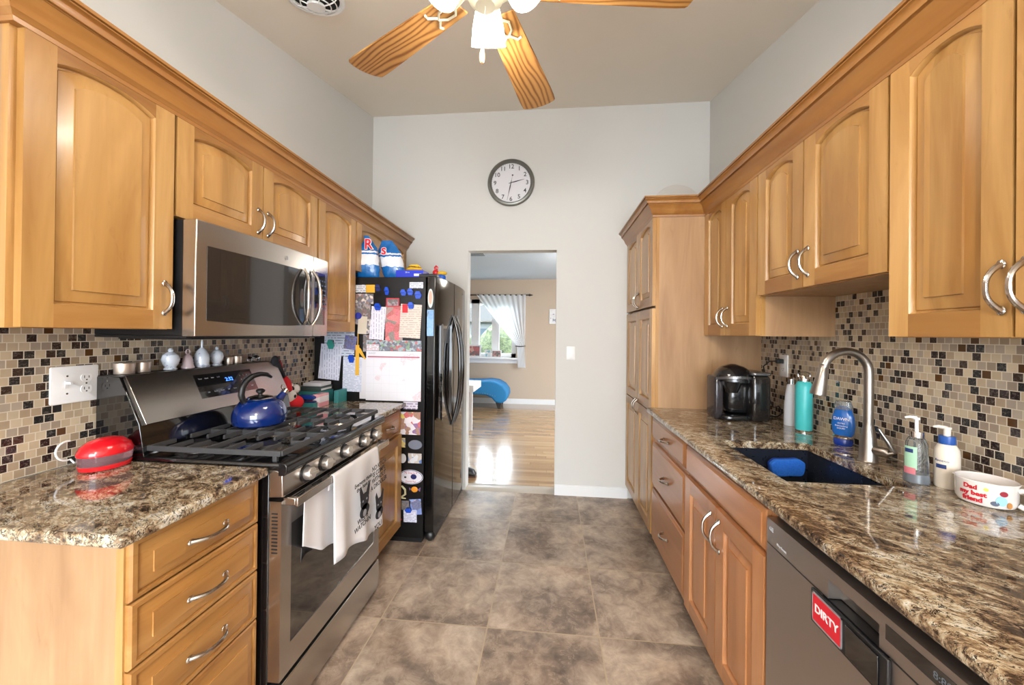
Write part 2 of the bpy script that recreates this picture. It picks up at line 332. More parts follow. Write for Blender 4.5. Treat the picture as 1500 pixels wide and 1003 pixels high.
struct(m, 'window_2', trimm)
m = M(); m.box(JR, .66, YB-.014, YB, 0, .078); m.box(JR, .66, YB-.009, YB, .078, .086); struct(m, 'baseboard_back', trimm)
m = M(); m.prism([(YB-.004, 0), (YB+WT+.03, 0), (YB+WT+.015, .010), (YB+.03, .012)], 0, JL, JR)
struct(m, 'trim_1', plain('threshold_wood', (186, 176, 162), .3))
# tiles
m = M(); m.box(XL, XL+.008, -.2, YB, .915, 1.372); struct(m, 'wall_left_backsplash', mosaicm)
m = M(); m.box(XR-.008, XR, -.6, 2.49, .915, 1.372); m.box(XR-.008, XR, 1.19, 1.88, 1.372, 1.56); struct(m, 'wall_right_backsplash', mosaicm)
# ------------------------------------------------------------------ living room shell
YF = 7.5; WX0, WX1, WZ0, WZ1 = -2.75, -.66, .90, 2.05
m = M(); m.box(-4.2, WX0, YF, YF+.15, 0, 2.44); m.box(WX1, 2.3, YF, YF+.15, 0, 2.44); m.box(WX0, WX1, YF, YF+.15, 0, WZ0); m.box(WX0, WX1, YF, YF+.15, WZ1, 2.44); struct(m, 'wall_living_far', beigem, smooth=False)
m = M(); m.box(-4.3, -4.2, YB+WT, YF, 0, 2.44); struct(m, 'wall_living_left', beigem)
m = M(); m.box(2.2, 2.3, YB+WT, 4.5, 0, 2.44); m.box(2.2, 2.3, 6.3, YF, 0, 2.44); m.box(2.2, 2.3, 4.5, 6.3, 0, .85); m.box(2.2, 2.3, 4.5, 6.3, 2.15, 2.44); struct(m, 'wall_living_right', beigem, smooth=False)  # unseen opening made for the added side light
m = M(); m.box(-4.2, XL, YB, YB+WT, 0, 2.44); m.box(XR, 2.3, YB, YB+WT, 0, 2.44); struct(m, 'wall_living_front', beigem)
m = M(); m.box(-4.3, 2.3, YB+WT, YF+.15, 2.44, 2.54); struct(m, 'ceiling_living_room', lceil)
m = M(); m.box(-4.2, 2.2, YF-.016, YF, 0, .10); struct(m, 'baseboard_living', trimm)
win = tag(bpy.data.objects.new('window_1', None), kind='structure'); COL.objects.link(win); win.location = (-1.7, YF, WZ0)
m = M()
for x0, x1 in ((-2.75, -2.66), (-2.12, -2.0), (-1.56, -1.40), (-1.145, -1.0), (-.75, -.66)): m.box(x0, x1, YF+.04, YF+.11, WZ0, WZ1)
for z in (WZ0, WZ1-.08): m.box(WX0, WX1, YF+.04, YF+.11, z, z+.08)
m.box(-1.4, -1.145, YF+.07, YF+.085, 1.60, 1.625); m.box(-1.0, -.75, YF+.07, YF+.085, 1.60, 1.625)
m.build('window_frame', trimm, win)
m = M(); m.box(WX0-.06, WX1+.05, YF-.09, YF+.04, WZ0-.03, WZ0); m.box(WX0-.04, WX1+.03, YF-.02, YF, WZ0-.11, WZ0-.03); m.build('window_sill', trimm, win, bevel=.004)
glassm = plain('window_glass', (240, 248, 250), .02, trans=1, ior=1.01)
m = M(); m.box(WX0+.05, WX1-.05, YF+.072, YF+.076, WZ0+.04, WZ1-.04); m.build('pane', glassm, win)

# outside, beyond the window
def leafy(name, c0, c1):
    k = NT(name); n = k.noise(k.obj(), 9, 6, .7); k.base(k.ramp(n, [(.35, srgb(*c0)), (.62, srgb(*c1))])); k.set(Roughness=.8); k.bump(k.noise(k.obj(), 30, 4), .8, .02); return k.m
lf = leafy('hedge_leaves', (30, 40, 24), (84, 92, 60)); gr = leafy('lawn', (50, 62, 34), (80, 90, 50))
m = M(); m.box(-9, 5, 7.8, 24, -.6, -.5); tag(m.build('lawn', gr), kind='structure')
for i, (x, y, r, h) in enumerate(((-1.25, 10.6, .8, 1.9), (-3.3, 11.2, 1.0, 2.2), (.75, 11.5, .9, 2.0))):
    m = M(); m.ball((x, y, -.5+h*.5), 1, 28, sc=(r, r*.8, h*.6)); rnd = random.Random(i)
    for p in m.v:
        d = p-Vector((x, y, -.5+h*.5)); p += d*(rnd.random()*.18)
    solo(m, 'garden_bush', lf, ['dark leafy bush seen through the right sash beside the curtain', 'tall leafy bush outside behind the photo frames', 'low bush outside behind the curtain'][i], 'bush', (x, y, -.5))
nh = thing('neighbour_house', 'pale grey house with a small window seen through the glass', 'house', (-2.0, 17, -.5))
m = M(); m.box(-6, 1.5, 17, 21, -.5, 1.9); m.build('wall', plain('pale_siding', (96, 98, 98), .8), nh)
m = M(); m.prism([(-6.3, 1.9), (1.8, 1.9), (-2.2, 2.8)], 1, 16.8, 21.2); m.build('roof', plain('grey_shingle', (92, 90, 90), .9), nh)
m = M(); m.box(-3.1, -2.3, 16.96, 17, .8, 1.6); m.build('window', plain('house_window_dark', (70, 78, 86), .15), nh)
# ------------------------------------------------------------------ pulls
HM = {}
def handle(parent, x, z, yf, vert=True, L=.098, mat=None):
    key = ('v' if vert else 'h', L)
    if key not in HM:
        m = M(); pts = []; rs = []
        for i in range(15):
            t = -1+2*i/14; q = abs(t); out = .030*(1-q**2.6)+.004; s_ = t*L/2
            pts.append((0, -out, s_) if vert else (s_, -out, 0)); rs.append(.0050+.0022*q**3)
        m.tube(pts, rs, 8)
        for e in (-1, 1):
            c = (0, -.004, e*L/2) if vert else (e*L/2, -.004, 0)
            m.ball(c, .0085, 10, sc=(1.0, .62, 1.25) if vert else (1.25, .62, 1.0))
        o = m.build('handle', nickel_h, None); HM[key] = o.data; bpy.data.objects.remove(o)
    o = bpy.data.objects.new('handle', HM[key]); COL.objects.link(o); o.parent = parent; o.location = (x, yf, z); return o
nickel_h = plain('satin_nickel', (182, 176, 170), .2, 1)

def front(kind, x0, x1, z0, z1, yb, t, vm, hm, arch=0):
    """one cabinet door or drawer front; outward is -Y"""
    m = M(); w, h = x1-x0, z1-z0; yf = yb-t
    if kind == 'drawer':
        m.t = random.random()
        def R(d, y): return [(x0+d, y, z0+d), (x1-d, y, z0+d), (x1-d, y, z1-d), (x0+d, y, z1-d)]
        m.loops([R(0, yb), R(0, yf+.012), R(.004, yf+.007), R(.014, yf+.006), R(.015, yf+.0135), R(.0165, yf+.0135), R(.018, yf+.011), R(.046, yf+.003), R(.0465, yf)], 1); return m
    if kind == 'slab':
        m.t = random.random()
        def R(d, y): return [(x0+d, y, z0+d), (x1-d, y, z0+d), (x1-d, y, z1-d), (x0+d, y, z1-d)]
        m.loops([R(0, yb), R(0, yf+.010), R(.004, yf+.006), R(.012, yf+.004), R(.016, yf)], 1); return m
    st = min(.062, w*.2); rl = .060; rise = arch
    zb, zt = z0+rl, z1-(.044 if rise else .06)-rise   # opening bottom and spring line
    xa, xb = x0+st, x1-st; N = 14
    az = lambda x: zt+rise*(1-abs((x-xa)/(xb-xa)*2-1)**2.4) if rise else zt
    e = .003
    for a, b in ((x0, xa), (xb, x1)):
        m.t = random.random()*.8+.1; m.box(a, b, yf, yb, z0, z1, 0)
    m.t = random.random()*.5; m.box(xa, xb, yf+.0002, yb, z0, zb, 1)
    m.t = random.random()*.5
    top = [(xa, z1), (xb, z1)]+[(xb-(xb-xa)*i/N, az(xb-(xb-xa)*i/N)) for i in range(N+1)]
    m.prism([(p[0], p[1]) for p in top], 1, yf+.0002, yb, 1)
    def Cn(d, y):
        o = [(xa+d, y, zb+d), (xb-d, y, zb+d)]
        for i in range(N+1):
            u = i/N; x = (xb-d)-(xb-xa-2*d)*u; xs = xb-(xb-xa)*u; o.append((x, y, az(xs)-d))
        return o
    m.t = random.random()*.7+.15
    m.loops([Cn(0, yf+.0015), Cn(.003, yf+.006), Cn(.004, yf+.0165), Cn(.008, yf+.0165), Cn(.010, yf+.0125), Cn(.040, yf+.0055), Cn(.0408, yf+.0010)], 2, cap0=False)
    return m

def cabinet(name, label, side, y0, y1, z0, z1, depth, fronts, group=None, style='upper', toe=0, cat='cabinet', low=0):
    """side 'L' faces +X from the left wall, 'R' faces -X from the right wall; fronts in world Y"""
    vm, hm, pm = (woodz, woodx, woodp) if style == 'upper' else (bwz, bwx, bwz)
    t = .021
    if side == 'L': root = thing(name, label, cat, (XL, y0, z0), pi/2, group); cx = lambda Y: Y-y0
    else: root = thing(name, label, cat, (XR, y1, z0), -pi/2, group); cx = lambda Y: y1-Y
    w = y1-y0; yf = -(depth-t); H = z1-z0; g = .0015
    m = M(); m.box(g, w-g, yf+.019, -.002, toe, H if not low else low, 0)
    if toe: m.box(g, w-g, yf+.075, -.002, 0, toe, 0)
    m.build('carcass', lamz, root, world=False)
    m = M(); fw = .032
    m.t = .6; m.box(g, fw, yf, yf+.019, toe, H); m.box(w-fw, w-g, yf, yf+.019, toe, H); m.t = .4
    m.box(fw, w-fw, yf, yf+.019, H-fw, H, 1); m.box(fw, w-fw, yf, yf+.019, toe, toe+fw, 1)
    if style != 'upper': m.box(fw, w-fw, yf+.001, yf+.018, toe, H, 0)
    m.build('face_frame', [vm, hm], root, world=False)
    for fr in fronts:
        kind, ya, yb_, za, zb = fr[:5]; a, b = sorted((cx(ya), cx(yb_)))
        mm = front('door' if kind == 'door' else kind, a, b, za-z0, zb-z0, yf, t, vm, hm, fr[5])
        d = mm.build('door' if kind == 'door' else ('drawer' if fr[6] else 'false_front'), [vm, hm, pm], root, world=False)
        for hh in (fr[6] or []):
            handle(d, cx(hh[0]), hh[1]-z0, yf-t, hh[2], hh[3] if len(hh) > 3 else .098)
    return root
UD = .328   # depth of the wall cabinets (front of the doors)
AR = .062
D = lambda a, b, z0, z1, arch, *h: ('door', a, b, z0, z1, arch, list(h))
# left wall cabinets
cabinet('wall_cabinet', 'single-door maple wall cabinet at the near left, above the light switch plate', 'L', .79, 1.184, 1.371, 2.145, UD,
        [D(.806, 1.180, 1.373, 2.125, .026, (1.150, 1.475, True))])
cabinet('wall_cabinet', 'short double-door maple cabinet directly above the microwave', 'L', 1.186, 1.988, 1.757, 2.145, UD,
        [D(1.190, 1.583, 1.760, 2.125, .026, (1.556, 1.850, True)), D(1.588, 1.984, 1.760, 2.125, .026, (1.614, 1.850, True))])
cabinet('wall_cabinet', 'tall narrow single-door maple wall cabinet between microwave and refrigerator', 'L', 1.990, 2.412, 1.371, 2.145, UD,
        [D(2.000, 2.405, 1.373, 2.125, .026)])
cabinet('wall_cabinet', 'short double-door maple cabinet above the black refrigerator', 'L', 2.414, 3.300, 1.775, 2.145, UD,
        [D(2.420, 2.930, 1.778, 2.125, .026), D(2.935, 3.292, 1.778, 2.125, .026)])
# right wall cabinets
UR = .348
cabinet('wall_cabinet', 'double-door maple wall cabinet beside the tall pantry, above the coffee maker', 'R', 1.880, 2.488, 1.371, 2.165, UR,
        [D(2.200, 2.484, 1.373, 2.14, .026, (2.228, 1.472, True)), D(1.885, 2.196, 1.373, 2.14, .026, (2.168, 1.472, True))])
cabinet('wall_cabinet', 'shorter double-door maple cabinet above the sink', 'R', 1.188, 1.878, 1.555, 2.165, UR,
        [D(1.558, 1.874, 1.558, 2.14, .026, (1.582, 1.650, True)), D(1.192, 1.552, 1.558, 2.14, .026, (1.522, 1.650, True))])
cabinet('wall_cabinet', 'large maple wall cabinet at the near right, above lotion and mug', 'R', .590, 1.186, 1.371, 2.165, UR,
        [D(.893, 1.182, 1.373, 2.14, .026, (.908, 1.478, True)), D(.596, .886, 1.373, 2.14, .026, (.866, 1.478, True))])
# pantry
PD = XR-.642
cabinet('pantry_cabinet', 'tall floor-to-crown maple pantry with arched upper doors, by the back wall', 'R', 2.49, 3.302, 0, 2.165, PD,
        [D(2.497, 2.885, 1.556, 2.14, .026, (2.862, 1.62, True)), D(2.890, 3.294, 1.556, 2.14, .026, (2.912, 1.62, True)),
         D(2.497, 2.885, .888, 1.54, 0), D(2.890, 3.294, .888, 1.54, 0),
         D(2.497, 2.885, .12, .880, 0, (2.862, .852, True, .10)), D(2.890, 3.294, .12, .880, 0, (2.912, .852, True, .10))], toe=.1, cat='pantry')
# left base
LD = .655
def DR(a, b, z0, z1, *h): return ('drawer', a, b, z0, z1, 0, list(h))
def SL(a, b, z0, z1, *h): return ('slab', a, b, z0, z1, 0, list(h))
cabinet('base_cabinet', 'four-drawer maple base cabinet at the near left, under the short countertop', 'L', .79, 1.192, 0, .884, LD,
        [DR(.796, 1.186, .737, .880, (.99, .805, False, .11)), DR(.796, 1.186, .580, .732, (.99, .654, False, .11)), DR(.796, 1.186, .420, .575, (.99, .495, False, .11)), DR(.796, 1.186, .115, .415, (.99, .30, False, .11))], toe=.1)
cabinet('base_cabinet', 'narrow maple base cabinet with one drawer and one door, between range and refrigerator', 'L', 1.985, 2.412, 0, .884, LD,
        [DR(1.992, 2.405, .722, .872, (2.2, .80, False, .08)), D(1.992, 2.405, .118, .715, 0)], toe=.1)
# right base
RD = XR-.632
cabinet('base_cabinet', 'three-drawer maple base cabinet next to the pantry', 'R', 1.862, 2.488, 0, .884, RD,
        [SL(1.868, 2.44, .745, .868, (2.14, .800, False, .08)), SL(1.868, 2.44, .455, .715, (2.14, .585, False, .08)), SL(1.868, 2.44, .135, .435, (2.14, .285, False, .08))], style='base', toe=.1)
cabinet('base_cabinet', 'maple sink base cabinet with false front and two doors', 'R', 1.19, 1.860, 0, .884, RD,
        [SL(1.196, 1.852, .738, .862), D(1.527, 1.852, .125, .722, 0, (1.560, .628, True, .11)), D(1.196, 1.520, .125, .722, 0, (1.486, .628, True, .11))], style='base', toe=.1, low=.66)
# crown mouldings
def sweep(m, path, prof, side, mi=0):
    P = [Vector(p) for p in path]; ls = []
    for i, p in enumerate(P):
        ns = []
        if i > 0: d = (P[i]-P[i-1]).normalized(); ns.append(Vector((d.y, -d.x))*side)
        if i < len(P)-1: d = (P[i+1]-P[i]).normalized(); ns.append(Vector((d.y, -d.x))*side)
        n = ns[0] if len(ns) == 1 else (ns[0]+ns[1])/(1+ns[0].dot(ns[1]))
        ls.append([(p.x+n.x*o, p.y+n.y*o, z) for o, z in prof])
    m.loops(ls, mi)
def crown(base, top):
    h = top-base
    pr = [(-.02, 0), (.004, 0), (.006, .10), (.010, .12), (.013, .17), (.018, .20), (.025, .36), (.034, .50), (.046, .60), (.050, .60), (.045, .62), (.045, .645), (.053, .65), (.053, .72), (.056, .80), (.062, .84), (.068, .85), (.068, .885), (.063, .89), (.063, .905), (.073, .91), (.073, 1), (-.02, 1)]
    return [(o, base+z*h) for o, z in pr]
m = M(); sweep(m, [(XL+.003, .788), (XL+UD-.002, .788), (XL+UD-.002, YB-.004)], crown(2.100, 2.208), 1)
solo(m, 'crown_molding', woody, 'maple crown molding running along the tops of the left wall cabinets', 'molding', (XL+.15, 2.0, 2.1))
m = M(); sweep(m, [(XR-.003, .588), (XR-UR+.002, .588), (XR-UR+.002, 2.488), (XR-PD+.002, 2.488), (XR-PD+.002, YB-.004)], crown(2.115, 2.225), -1)
solo(m, 'crown_molding', woody, 'maple crown molding stepping around the pantry and right wall cabinets', 'molding', (XR-.15, 1.5, 2.1))
# ------------------------------------------------------------------ countertops
m = M(); m.box(XL+.009, -.928, .752, 1.196, .886, .915); solo(m, 'countertop', granitem, 'short granite countertop at the near left holding the red container', 'countertop', (-1.25, .97, .886), bevel=.007, seg=3)
m = M(); m.box(XL+.009, -.928, 1.982, 2.424, .886, .915); solo(m, 'countertop', granitem, 'small granite countertop between the range and the refrigerator', 'countertop', (-1.25, 2.2, .886), bevel=.006, seg=3)
m = M(); A0, B0, A1, B1 = .745, 1.285, 1.097, 1.755; XC = .612
nose = [(XC+.008, .886), (XC+.002, .889), (XC, .894), (XC, .907), (XC+.002, .912), (XC+.008, .915), (A0, .915), (A0, .886)]
m.prism([(x, z) for x, z in nose], 1, -.2, 2.488)
m.box(A0, XR-.009, -.2, B0, .886, .915); m.box(A0, XR-.009, B1, 2.488, .886, .915); m.box(A1, XR-.009, B0, B1, .886, .915)
ct = solo(m, 'countertop', granitem, 'long polished granite countertop on the right with the sink cutout', 'countertop', (.95, 1.2, .886))
m = M(); q = .012; zb = .70
def ring(i, z): return [(A0-q+i, B0-q+i, z), (A1+q-i, B0-q+i, z), (A1+q-i, B1+q-i, z), (A0-q+i, B1+q-i, z)]
m.loops([ring(0, .885), ring(.006, .74), ring(.03, .702), ring(.03, .69), ring(-.012, .69), ring(-.02, .885)], 0, cap0=False, cap1=False); m.add(ring(.03, .702), [(0, 1, 2, 3)])
m.loops([ring(0, .885), ring(-.02, .885)], 0, cap0=False, cap1=False)
sk = thing('sink', 'dark undermount sink basin set in the right granite countertop', 'sink', (.92, 1.52, .69))
m.build('basin', plain('dark_composite_sink', (30, 34, 44), .28), sk, smooth=False)
m = M(); m.lathe([(.0, .0), (.045, 0), (.045, .004), (.036, .005), (.030, .001), (0, .001)], (.92, 1.52, .7025)); m.build('drain', chrome, sk)
# right unit under the near counter
cabinet('base_cabinet', 'maple base cabinet nearest the camera on the right, past the dishwasher', 'R', -.2, .582, 0, .884, RD,
        [SL(.2, .575, .738, .862, (.39, .80, False)), D(.2, .575, .125, .722, 0), SL(-.195, .195, .738, .862), D(-.195, .195, .125, .722, 0)], style='base', toe=.1)
# ------------------------------------------------------------------ range
RY0, RY1 = 1.205, 1.965
rg = thing('gas_range', 'stainless five-burner gas range with black cooktop and backguard', 'range', (-1.25, 1.585, 0))
m = M(); m.box(XL+.02, -.935, RY0, RY1, .02, .905); m.box(-1.5, -1.0, RY0+.02, RY1-.02, 0, .02); m.build('body', blackg, rg, bevel=.002)
m = M(); m.rbox(-1.50, -.880, RY0-.004, RY1+.004, .900, .927, .018)
m.build('cooktop', blackg, rg, bevel=.001)
m = M(); m.prism([(-.935, .905), (-.905, .900), (-.886, .890), (-.884, .812), (-.935, .808)], 1, RY0, RY1); m.build('control_panel', ssy, rg, bevel=.003)
# front trim of cooktop
m = M(); m.prism([(-.90, .9275), (-.876, .9265), (-.868, .918), (-.868, .898), (-.880, .884), (-.90, .884)], 1, RY0-.004, RY1+.004); m.build('cooktop_front_edge', plain('black_enamel', (20, 20, 22), .22, 0, .3), rg, bevel=.003)
for i, y in enumerate((1.325, 1.437, 1.592, 1.752, 1.868)):
    m = M(); r = Matrix.Translation((-.886, y, .851)) @ Matrix.Rotation(pi/2-.06, 4, 'Y')
    m.lathe([(0, 0), (.030, 0), (.030, .005), (.026, .006), (0, .006)], mi=1, mat=r); m.lathe([(0, .006), (.0225, .006), (.0235, .010), (.0235, .026), (.021, .031), (0, .031)], mat=r)
    m.box(-.004, .004, -.021, .021, .031, .040, 0, mat=r); m.build('control_knob', [plain('knob_steel', (196, 190, 184), .33, .85), blackm], rg)
# oven door
DXF = -.892
m = M(); gy0, gy1, gz0, gz1 = 1.262, 1.905, .285, .700
y0, y1, z0, z1 = RY0+.004, RY1-.004, .188, .795
m.box(-.935, DXF, y0, gy0, z0, z1); m.box(-.935, DXF, gy1, y1, z0, z1); m.box(-.935, DXF, gy0, gy1, z0, gz0); m.box(-.935, DXF, gy0, gy1, gz1, z1)
od = m.build('oven_door', ssy, rg, smooth=False)
def kid(m, name, mats, parent, **k):
    o = m.build(name, mats, None, **k); l = Vector(parent.location); q = parent
    while q.parent: q = q.parent; l = l+Vector(q.location)
    o.data.transform(Matrix.Translation(-l)); o.parent = parent; return o
m = M(); m.box(-.93, DXF-.003, gy0-.002, gy1+.002, gz0-.002, gz1+.002); kid(m, 'oven_window', glassdark, od)
m = M(); hx, hz = -.838, .782
m.box(hx-.012, hx, y0+.008, y1-.008, hz-.004, hz+.026); m.box(DXF-.002, hx-.011, y0+.010, y0+.028, hz-.002, hz+.024); m.box(DXF-.002, hx-.011, y1-.028, y1-.010, hz-.002, hz+.024)
kid(m, 'oven_handle', ssy, od, bevel=.003)
for k in range(6):
    yy = 1.27+k*.105
    for dz in (-.0045, .0045):
        m = M(); m.box(DXF-.002, DXF+.0008, yy, yy+.062, .7845+dz-.0018, .7845+dz+.0018); kid(m, 'vent_slot', dark, od)
for k in range(12):
    m = M(); m.box(-.926, -.905, y0-.0008, y0+.001, .62+k*.012, .6245+k*.012); kid(m, 'vent_slot', dark, od)
m = M(); m.box(-.935, -.889, RY0+.004, RY1-.004, .030, .172); m.box(-.935, -.899, RY0+.004, RY1-.004, .02, .03); m.build('storage_drawer', ssy, rg, bevel=.003)
# backguard
m = M(); m.prism([(XL+.012, .92), (XL+.012, 1.203), (-1.500, 1.203), (-1.420, 1.038), (-1.400, .926)], 1, RY0-.002, RY1+.002); m.build('backguard', blackg, rg, bevel=.002)
m = M(); m.prism([(-1.505, 1.207), (-1.494, 1.207), (-1.408, 1.036), (-1.418, 1.032)], 1, RY0+.012, RY1-.004); m.build('backguard_panel', ssy, rg, bevel=.0015)
m = M(); m.box(XL+.012, -1.494, RY0, RY1, 1.2005, 1.2055); m.build('backguard_shelf', blackm, rg)
# display lies in the slanted panel: u along Y, v up the slope
sn = Vector((1.207-1.036, 0, 1.494-1.408)).normalized(); su = Vector((-1.494+1.408, 0, 1.207-1.036)).normalized(); sc0 = Vector((-1.408, 0, 1.036))
def slant(y, v, d=0): p = sc0+su*v+sn*d; return (p.x, y, p.z)
SL_ = (Vector((-1.494, 0, 1.207))-sc0).length
m = M(); m.loops([[slant(1.46, .055, d), slant(1.765, .055, d), slant(1.765, .162, d), slant(1.46, .162, d)] for d in (-.002, .0012)]); dp = m.build('display_panel', blackg, rg)
dm = plain('blue_display', (60, 120, 255), .3, emit=3.5); lab = plain('grey_print', (150, 150, 155), .6)
for n_, s_, sz, y, v, mt in [('clock_digits', '2:32', .024, 1.625, .125, dm)]+[('key_print', s, .0075, 1.485+.03*i, .142-.0*i, lab) for i, s in enumerate(('Timer', 'Clock', 'Bake', 'Lock'))]+[('key_print', s, .0075, 1.50+.034*i, .078, lab) for i, s in enumerate(('Off', 'Broil', 'Warm', 'Self', 'Steam', 'Start', 'Set', 'Light'))]+[('key_print', s, .010, 1.69+.02*i, .135, lab) for i, s in enumerate(('1', '2', '3'))]+[('key_print', s, .010, 1.69+.02*i, .115, lab) for i, s in enumerate(('4', '5', '6'))]:
    text(n_, s_, sz, None, None, mt, rg, fn=lambda c, y=y, v=v: Vector(slant(y+c.x, v+c.y, .0015+c.z)))
# burners and grates
for bx, by, br in ((-1.33, 1.335, .045), (-1.05, 1.335, .052), (-1.19, 1.585, .060), (-1.33, 1.835, .038), (-1.05, 1.835, .048)):
    m = M(); m.lathe([(0, .0), (br+.022, 0), (br+.020, .004), (br, .006), (br, .014), (0, .014)], (bx, by, .9265), mi=1); m.lathe([(0, .014), (br-.008, .014), (br-.006, .018), (br-.012, .024), (0, .025)], (bx, by, .9265))
    m.build('burner', [blackm, ssy], rg)
GZ, GT = .948, .964
for gi, (ga, gb) in enumerate(((1.222, 1.463), (1.466, 1.704), (1.707, 1.948))):
    m = M(); xa, xb = -1.465, -.905
    def bar(p, q, w=.010, z0=GZ, z1=GT):
        p, q = Vector((*p, 0)), Vector((*q, 0)); d = (q-p).normalized(); n = Vector((-d.y, d.x, 0))*w/2
        m.loops([[tuple(a+n+Vector((0, 0, z0)))[:3], tuple(a-n+Vector((0, 0, z0))), tuple(a-n*.7+Vector((0, 0, z1))), tuple(a+n*.7+Vector((0, 0, z1)))] for a in (p, q)])
    for a, b in (((xa, ga), (xb, ga)), ((xa, gb), (xb, gb)), ((xa, ga), (xa, gb)), ((xb, ga), (xb, gb))): bar(a, b, .013, GZ-.004, GT-.002)
    ym = (ga+gb)/2
    for x in (xa+.02, xb-.02):
        for y in (ga, gb): m.box(x-.008, x+.008, y-.006, y+.006, .926, GZ)
    nb = 8
    for k in range(1, nb):
        x = xa+(xb-xa)*k/nb
        if k in (4,): bar((x, ga), (x, gb)); continue
        bar((x, ga), (x, ym-.030)); bar((x, gb), (x, ym+.030))
    bar((xa, ym), (xa+.05, ym)); bar((xb, ym), (xb-.05, ym))
    m.build('grate', iron, rg, bevel=.0015)
# ------------------------------------------------------------------ microwave
MY0, MY1, MZ0, MZ1 = 1.196, 1.970, 1.348, 1.750
mw = thing('microwave', 'stainless over-the-range microwave with two curved handles', 'microwave', (-1.4, 1.58, MZ0))
m = M(); m.box(XL+.01, -1.235, MY0, MY1, MZ0+.004, MZ1); m.box(XL+.01, -1.24, MY0-.0, MY1, MZ0-.006, MZ0+.004); m.build('body', blackm, mw, bevel=.002)
def mwx(y): u = (y-(MY0+MY1)/2)/((MY1-MY0)/2); return -1.186-.016*u*u
def mwface(m, ya, yb, za, zb, d0, d1, mi=0, n=16):
    ls = []
    for i in range(n+1):
        y = ya+(yb-ya)*i/n; x = mwx(y); ls.append([(x+d0, y, za), (x+d1, y, za), (x+d1, y, zb), (x+d0, y, zb)])
    m.loops(ls, mi)
m = M(); mwface(m, MY0-.004, 1.830, MZ0, MZ1, -.05, 0); md = m.build('door', ssy, mw, bevel=.003)
mwg = plain('microwave_window', (34, 32, 32), .12, 0, .8)
def wave(m, ya, yb, za, zb, mi):   # window with a bowed lower edge
    n = 20; ls = []
    for i in range(n+1):
        y = ya+(yb-ya)*i/n; u = (y-(ya+yb)/2)/((yb-ya)/2); x = mwx(y); zl = za+.012*u*u*0-.010*(1-u*u)+.004
        ls.append([(x-.004, y, zl), (x+.0012, y, zl), (x+.0012, y, zb), (x-.004, y, zb)])
    m.loops(ls, mi)
m = M(); wave(m, 1.232, 1.812, MZ0+.052, MZ1-.084, 0); kid(m, 'window', mwg, md)
m = M(); mwface(m, 1.832, MY1, MZ0, MZ1, -.05, 0); cp = m.build('control_panel', ssy, mw, bevel=.002)
m = M(); mwface(m, 1.842, MY1-.03, MZ0+.058, MZ1-.075, -.002, .0012, n=6); kid(m, 'keypad', blackg, cp)
m = M()
for r in range(7):
    for c in range(3):
        y = 1.880+c*.026; x = mwx(y)+.0016; m.box(x-.001, x, y, y+.014, MZ0+.14+r*.024, MZ0+.147+r*.024)
kid(m, 'key_marks', plain('key_blue_grey', (96, 110, 140), .5), cp)
def mwhandle(yc, bow, sgn):
    pts = []; n = 16
    for i in range(n+1):
        t = -1+2*i/n; pts.append((mwx(yc)+.006+.034*(1-abs(t)**3), yc+sgn*(.0+bow*(1-t*t)), MZ0+.19+.135*t))
    m = M(); m.tube(pts, [.0065+.003*(1-abs(-1+2*i/n)) for i in range(n+1)], 10); return m
mwhandle(1.742, .016, -1).build('handle', chrome, mw); mwhandle(1.812, .014, 1).build('handle', chrome, mw)
m = M(); x = mwx(1.62); m.lathe([(0, 0), (.010, 0), (.010, .002), (0, .002)], mat=Matrix.Translation((x, 1.62, MZ1-.050)) @ Matrix.Rotation(pi/2, 4, 'Y')); kid(m, 'emblem', chrome, md)
m = M(); m.box(-1.56, -1.27, MY0+.05, MY1-.05, MZ0-.012, MZ0-.006); m.build('vent_filter', blackm, mw)
# ------------------------------------------------------------------ refrigerator
FY0, FY1, FT = 2.432, 3.292, 1.735
fr = thing('refrigerator', 'black side-by-side refrigerator covered in papers and magnets', 'refrigerator', (-1.15, 2.86, 0))
fblk = plain('black_fridge_side', (13, 12, 13), .36, spec=.35); fdoor = plain('black_fridge_door', (12, 12, 12), .10, 0, .15, spec=.45)
m = M(); m.box(XL+.03, -.808, FY0, FY1, .03, FT); m.build('cabinet_body', fblk, fr, bevel=.004)
m = M(); m.box(-1.55, -.82, FY0+.01, FY1-.01, 0, .03); m.box(-.80, -.745, FY0+.03, FY1-.02, .012, .062); m.build('toe_grille', blackm, fr)
def fdoorm(ya, yb):
    m = M(); n = 10; ls = []
    for i in range(n+1):
        y = ya+(yb-ya)*i/n; u = (y-FY0)/(FY1-FY0)*2-1; e = 1-(abs(2*i/n-1))**8
        xf = -.742+.030*(1-u*u); ls.append([(-.800, y, .072), (xf, y, .072), (xf, y, FT+.006), (-.800, y, FT+.006)])
    m.loops(ls); return m
d1 = fdoorm(FY0, 2.805).build('door', fdoor, fr, bevel=.006, seg=3); d2 = fdoorm(2.811, FY1).build('door', fdoor, fr, bevel=.006, seg=3)
def fh(y): 
    pts = []; n = 18
    for i in range(n+1):
        t = -1+2*i/n; pts.append((-.712+.058*(1-abs(t)**2.6), y, 1.10+.40*t))
    m = M(); m.tube(pts, [.010+.004*(1-t_*t_) for t_ in [-1+2*i/n for i in range(n+1)]], 12); return m
kid(fh(2.765), 'door_handle', blackg, d1); kid(fh(2.852), 'door_handle', blackg, d2)
m = M(); m.box(-.735, -.713, 2.50, 2.72, .80, 1.42); m.box(-.716, -.706, 2.49, 2.50, .79, 1.43); m.box(-.716, -.704, 2.72, 2.73, .79, 1.43); kid(m, 'ice_dispenser', blackg, d1)
m = M(); m.box(-.7125, -.7115, 2.53, 2.69, 1.30, 1.40); kid(m, 'dispenser_panel', plain('dispenser_panel', (60, 72, 88), .2), d1)
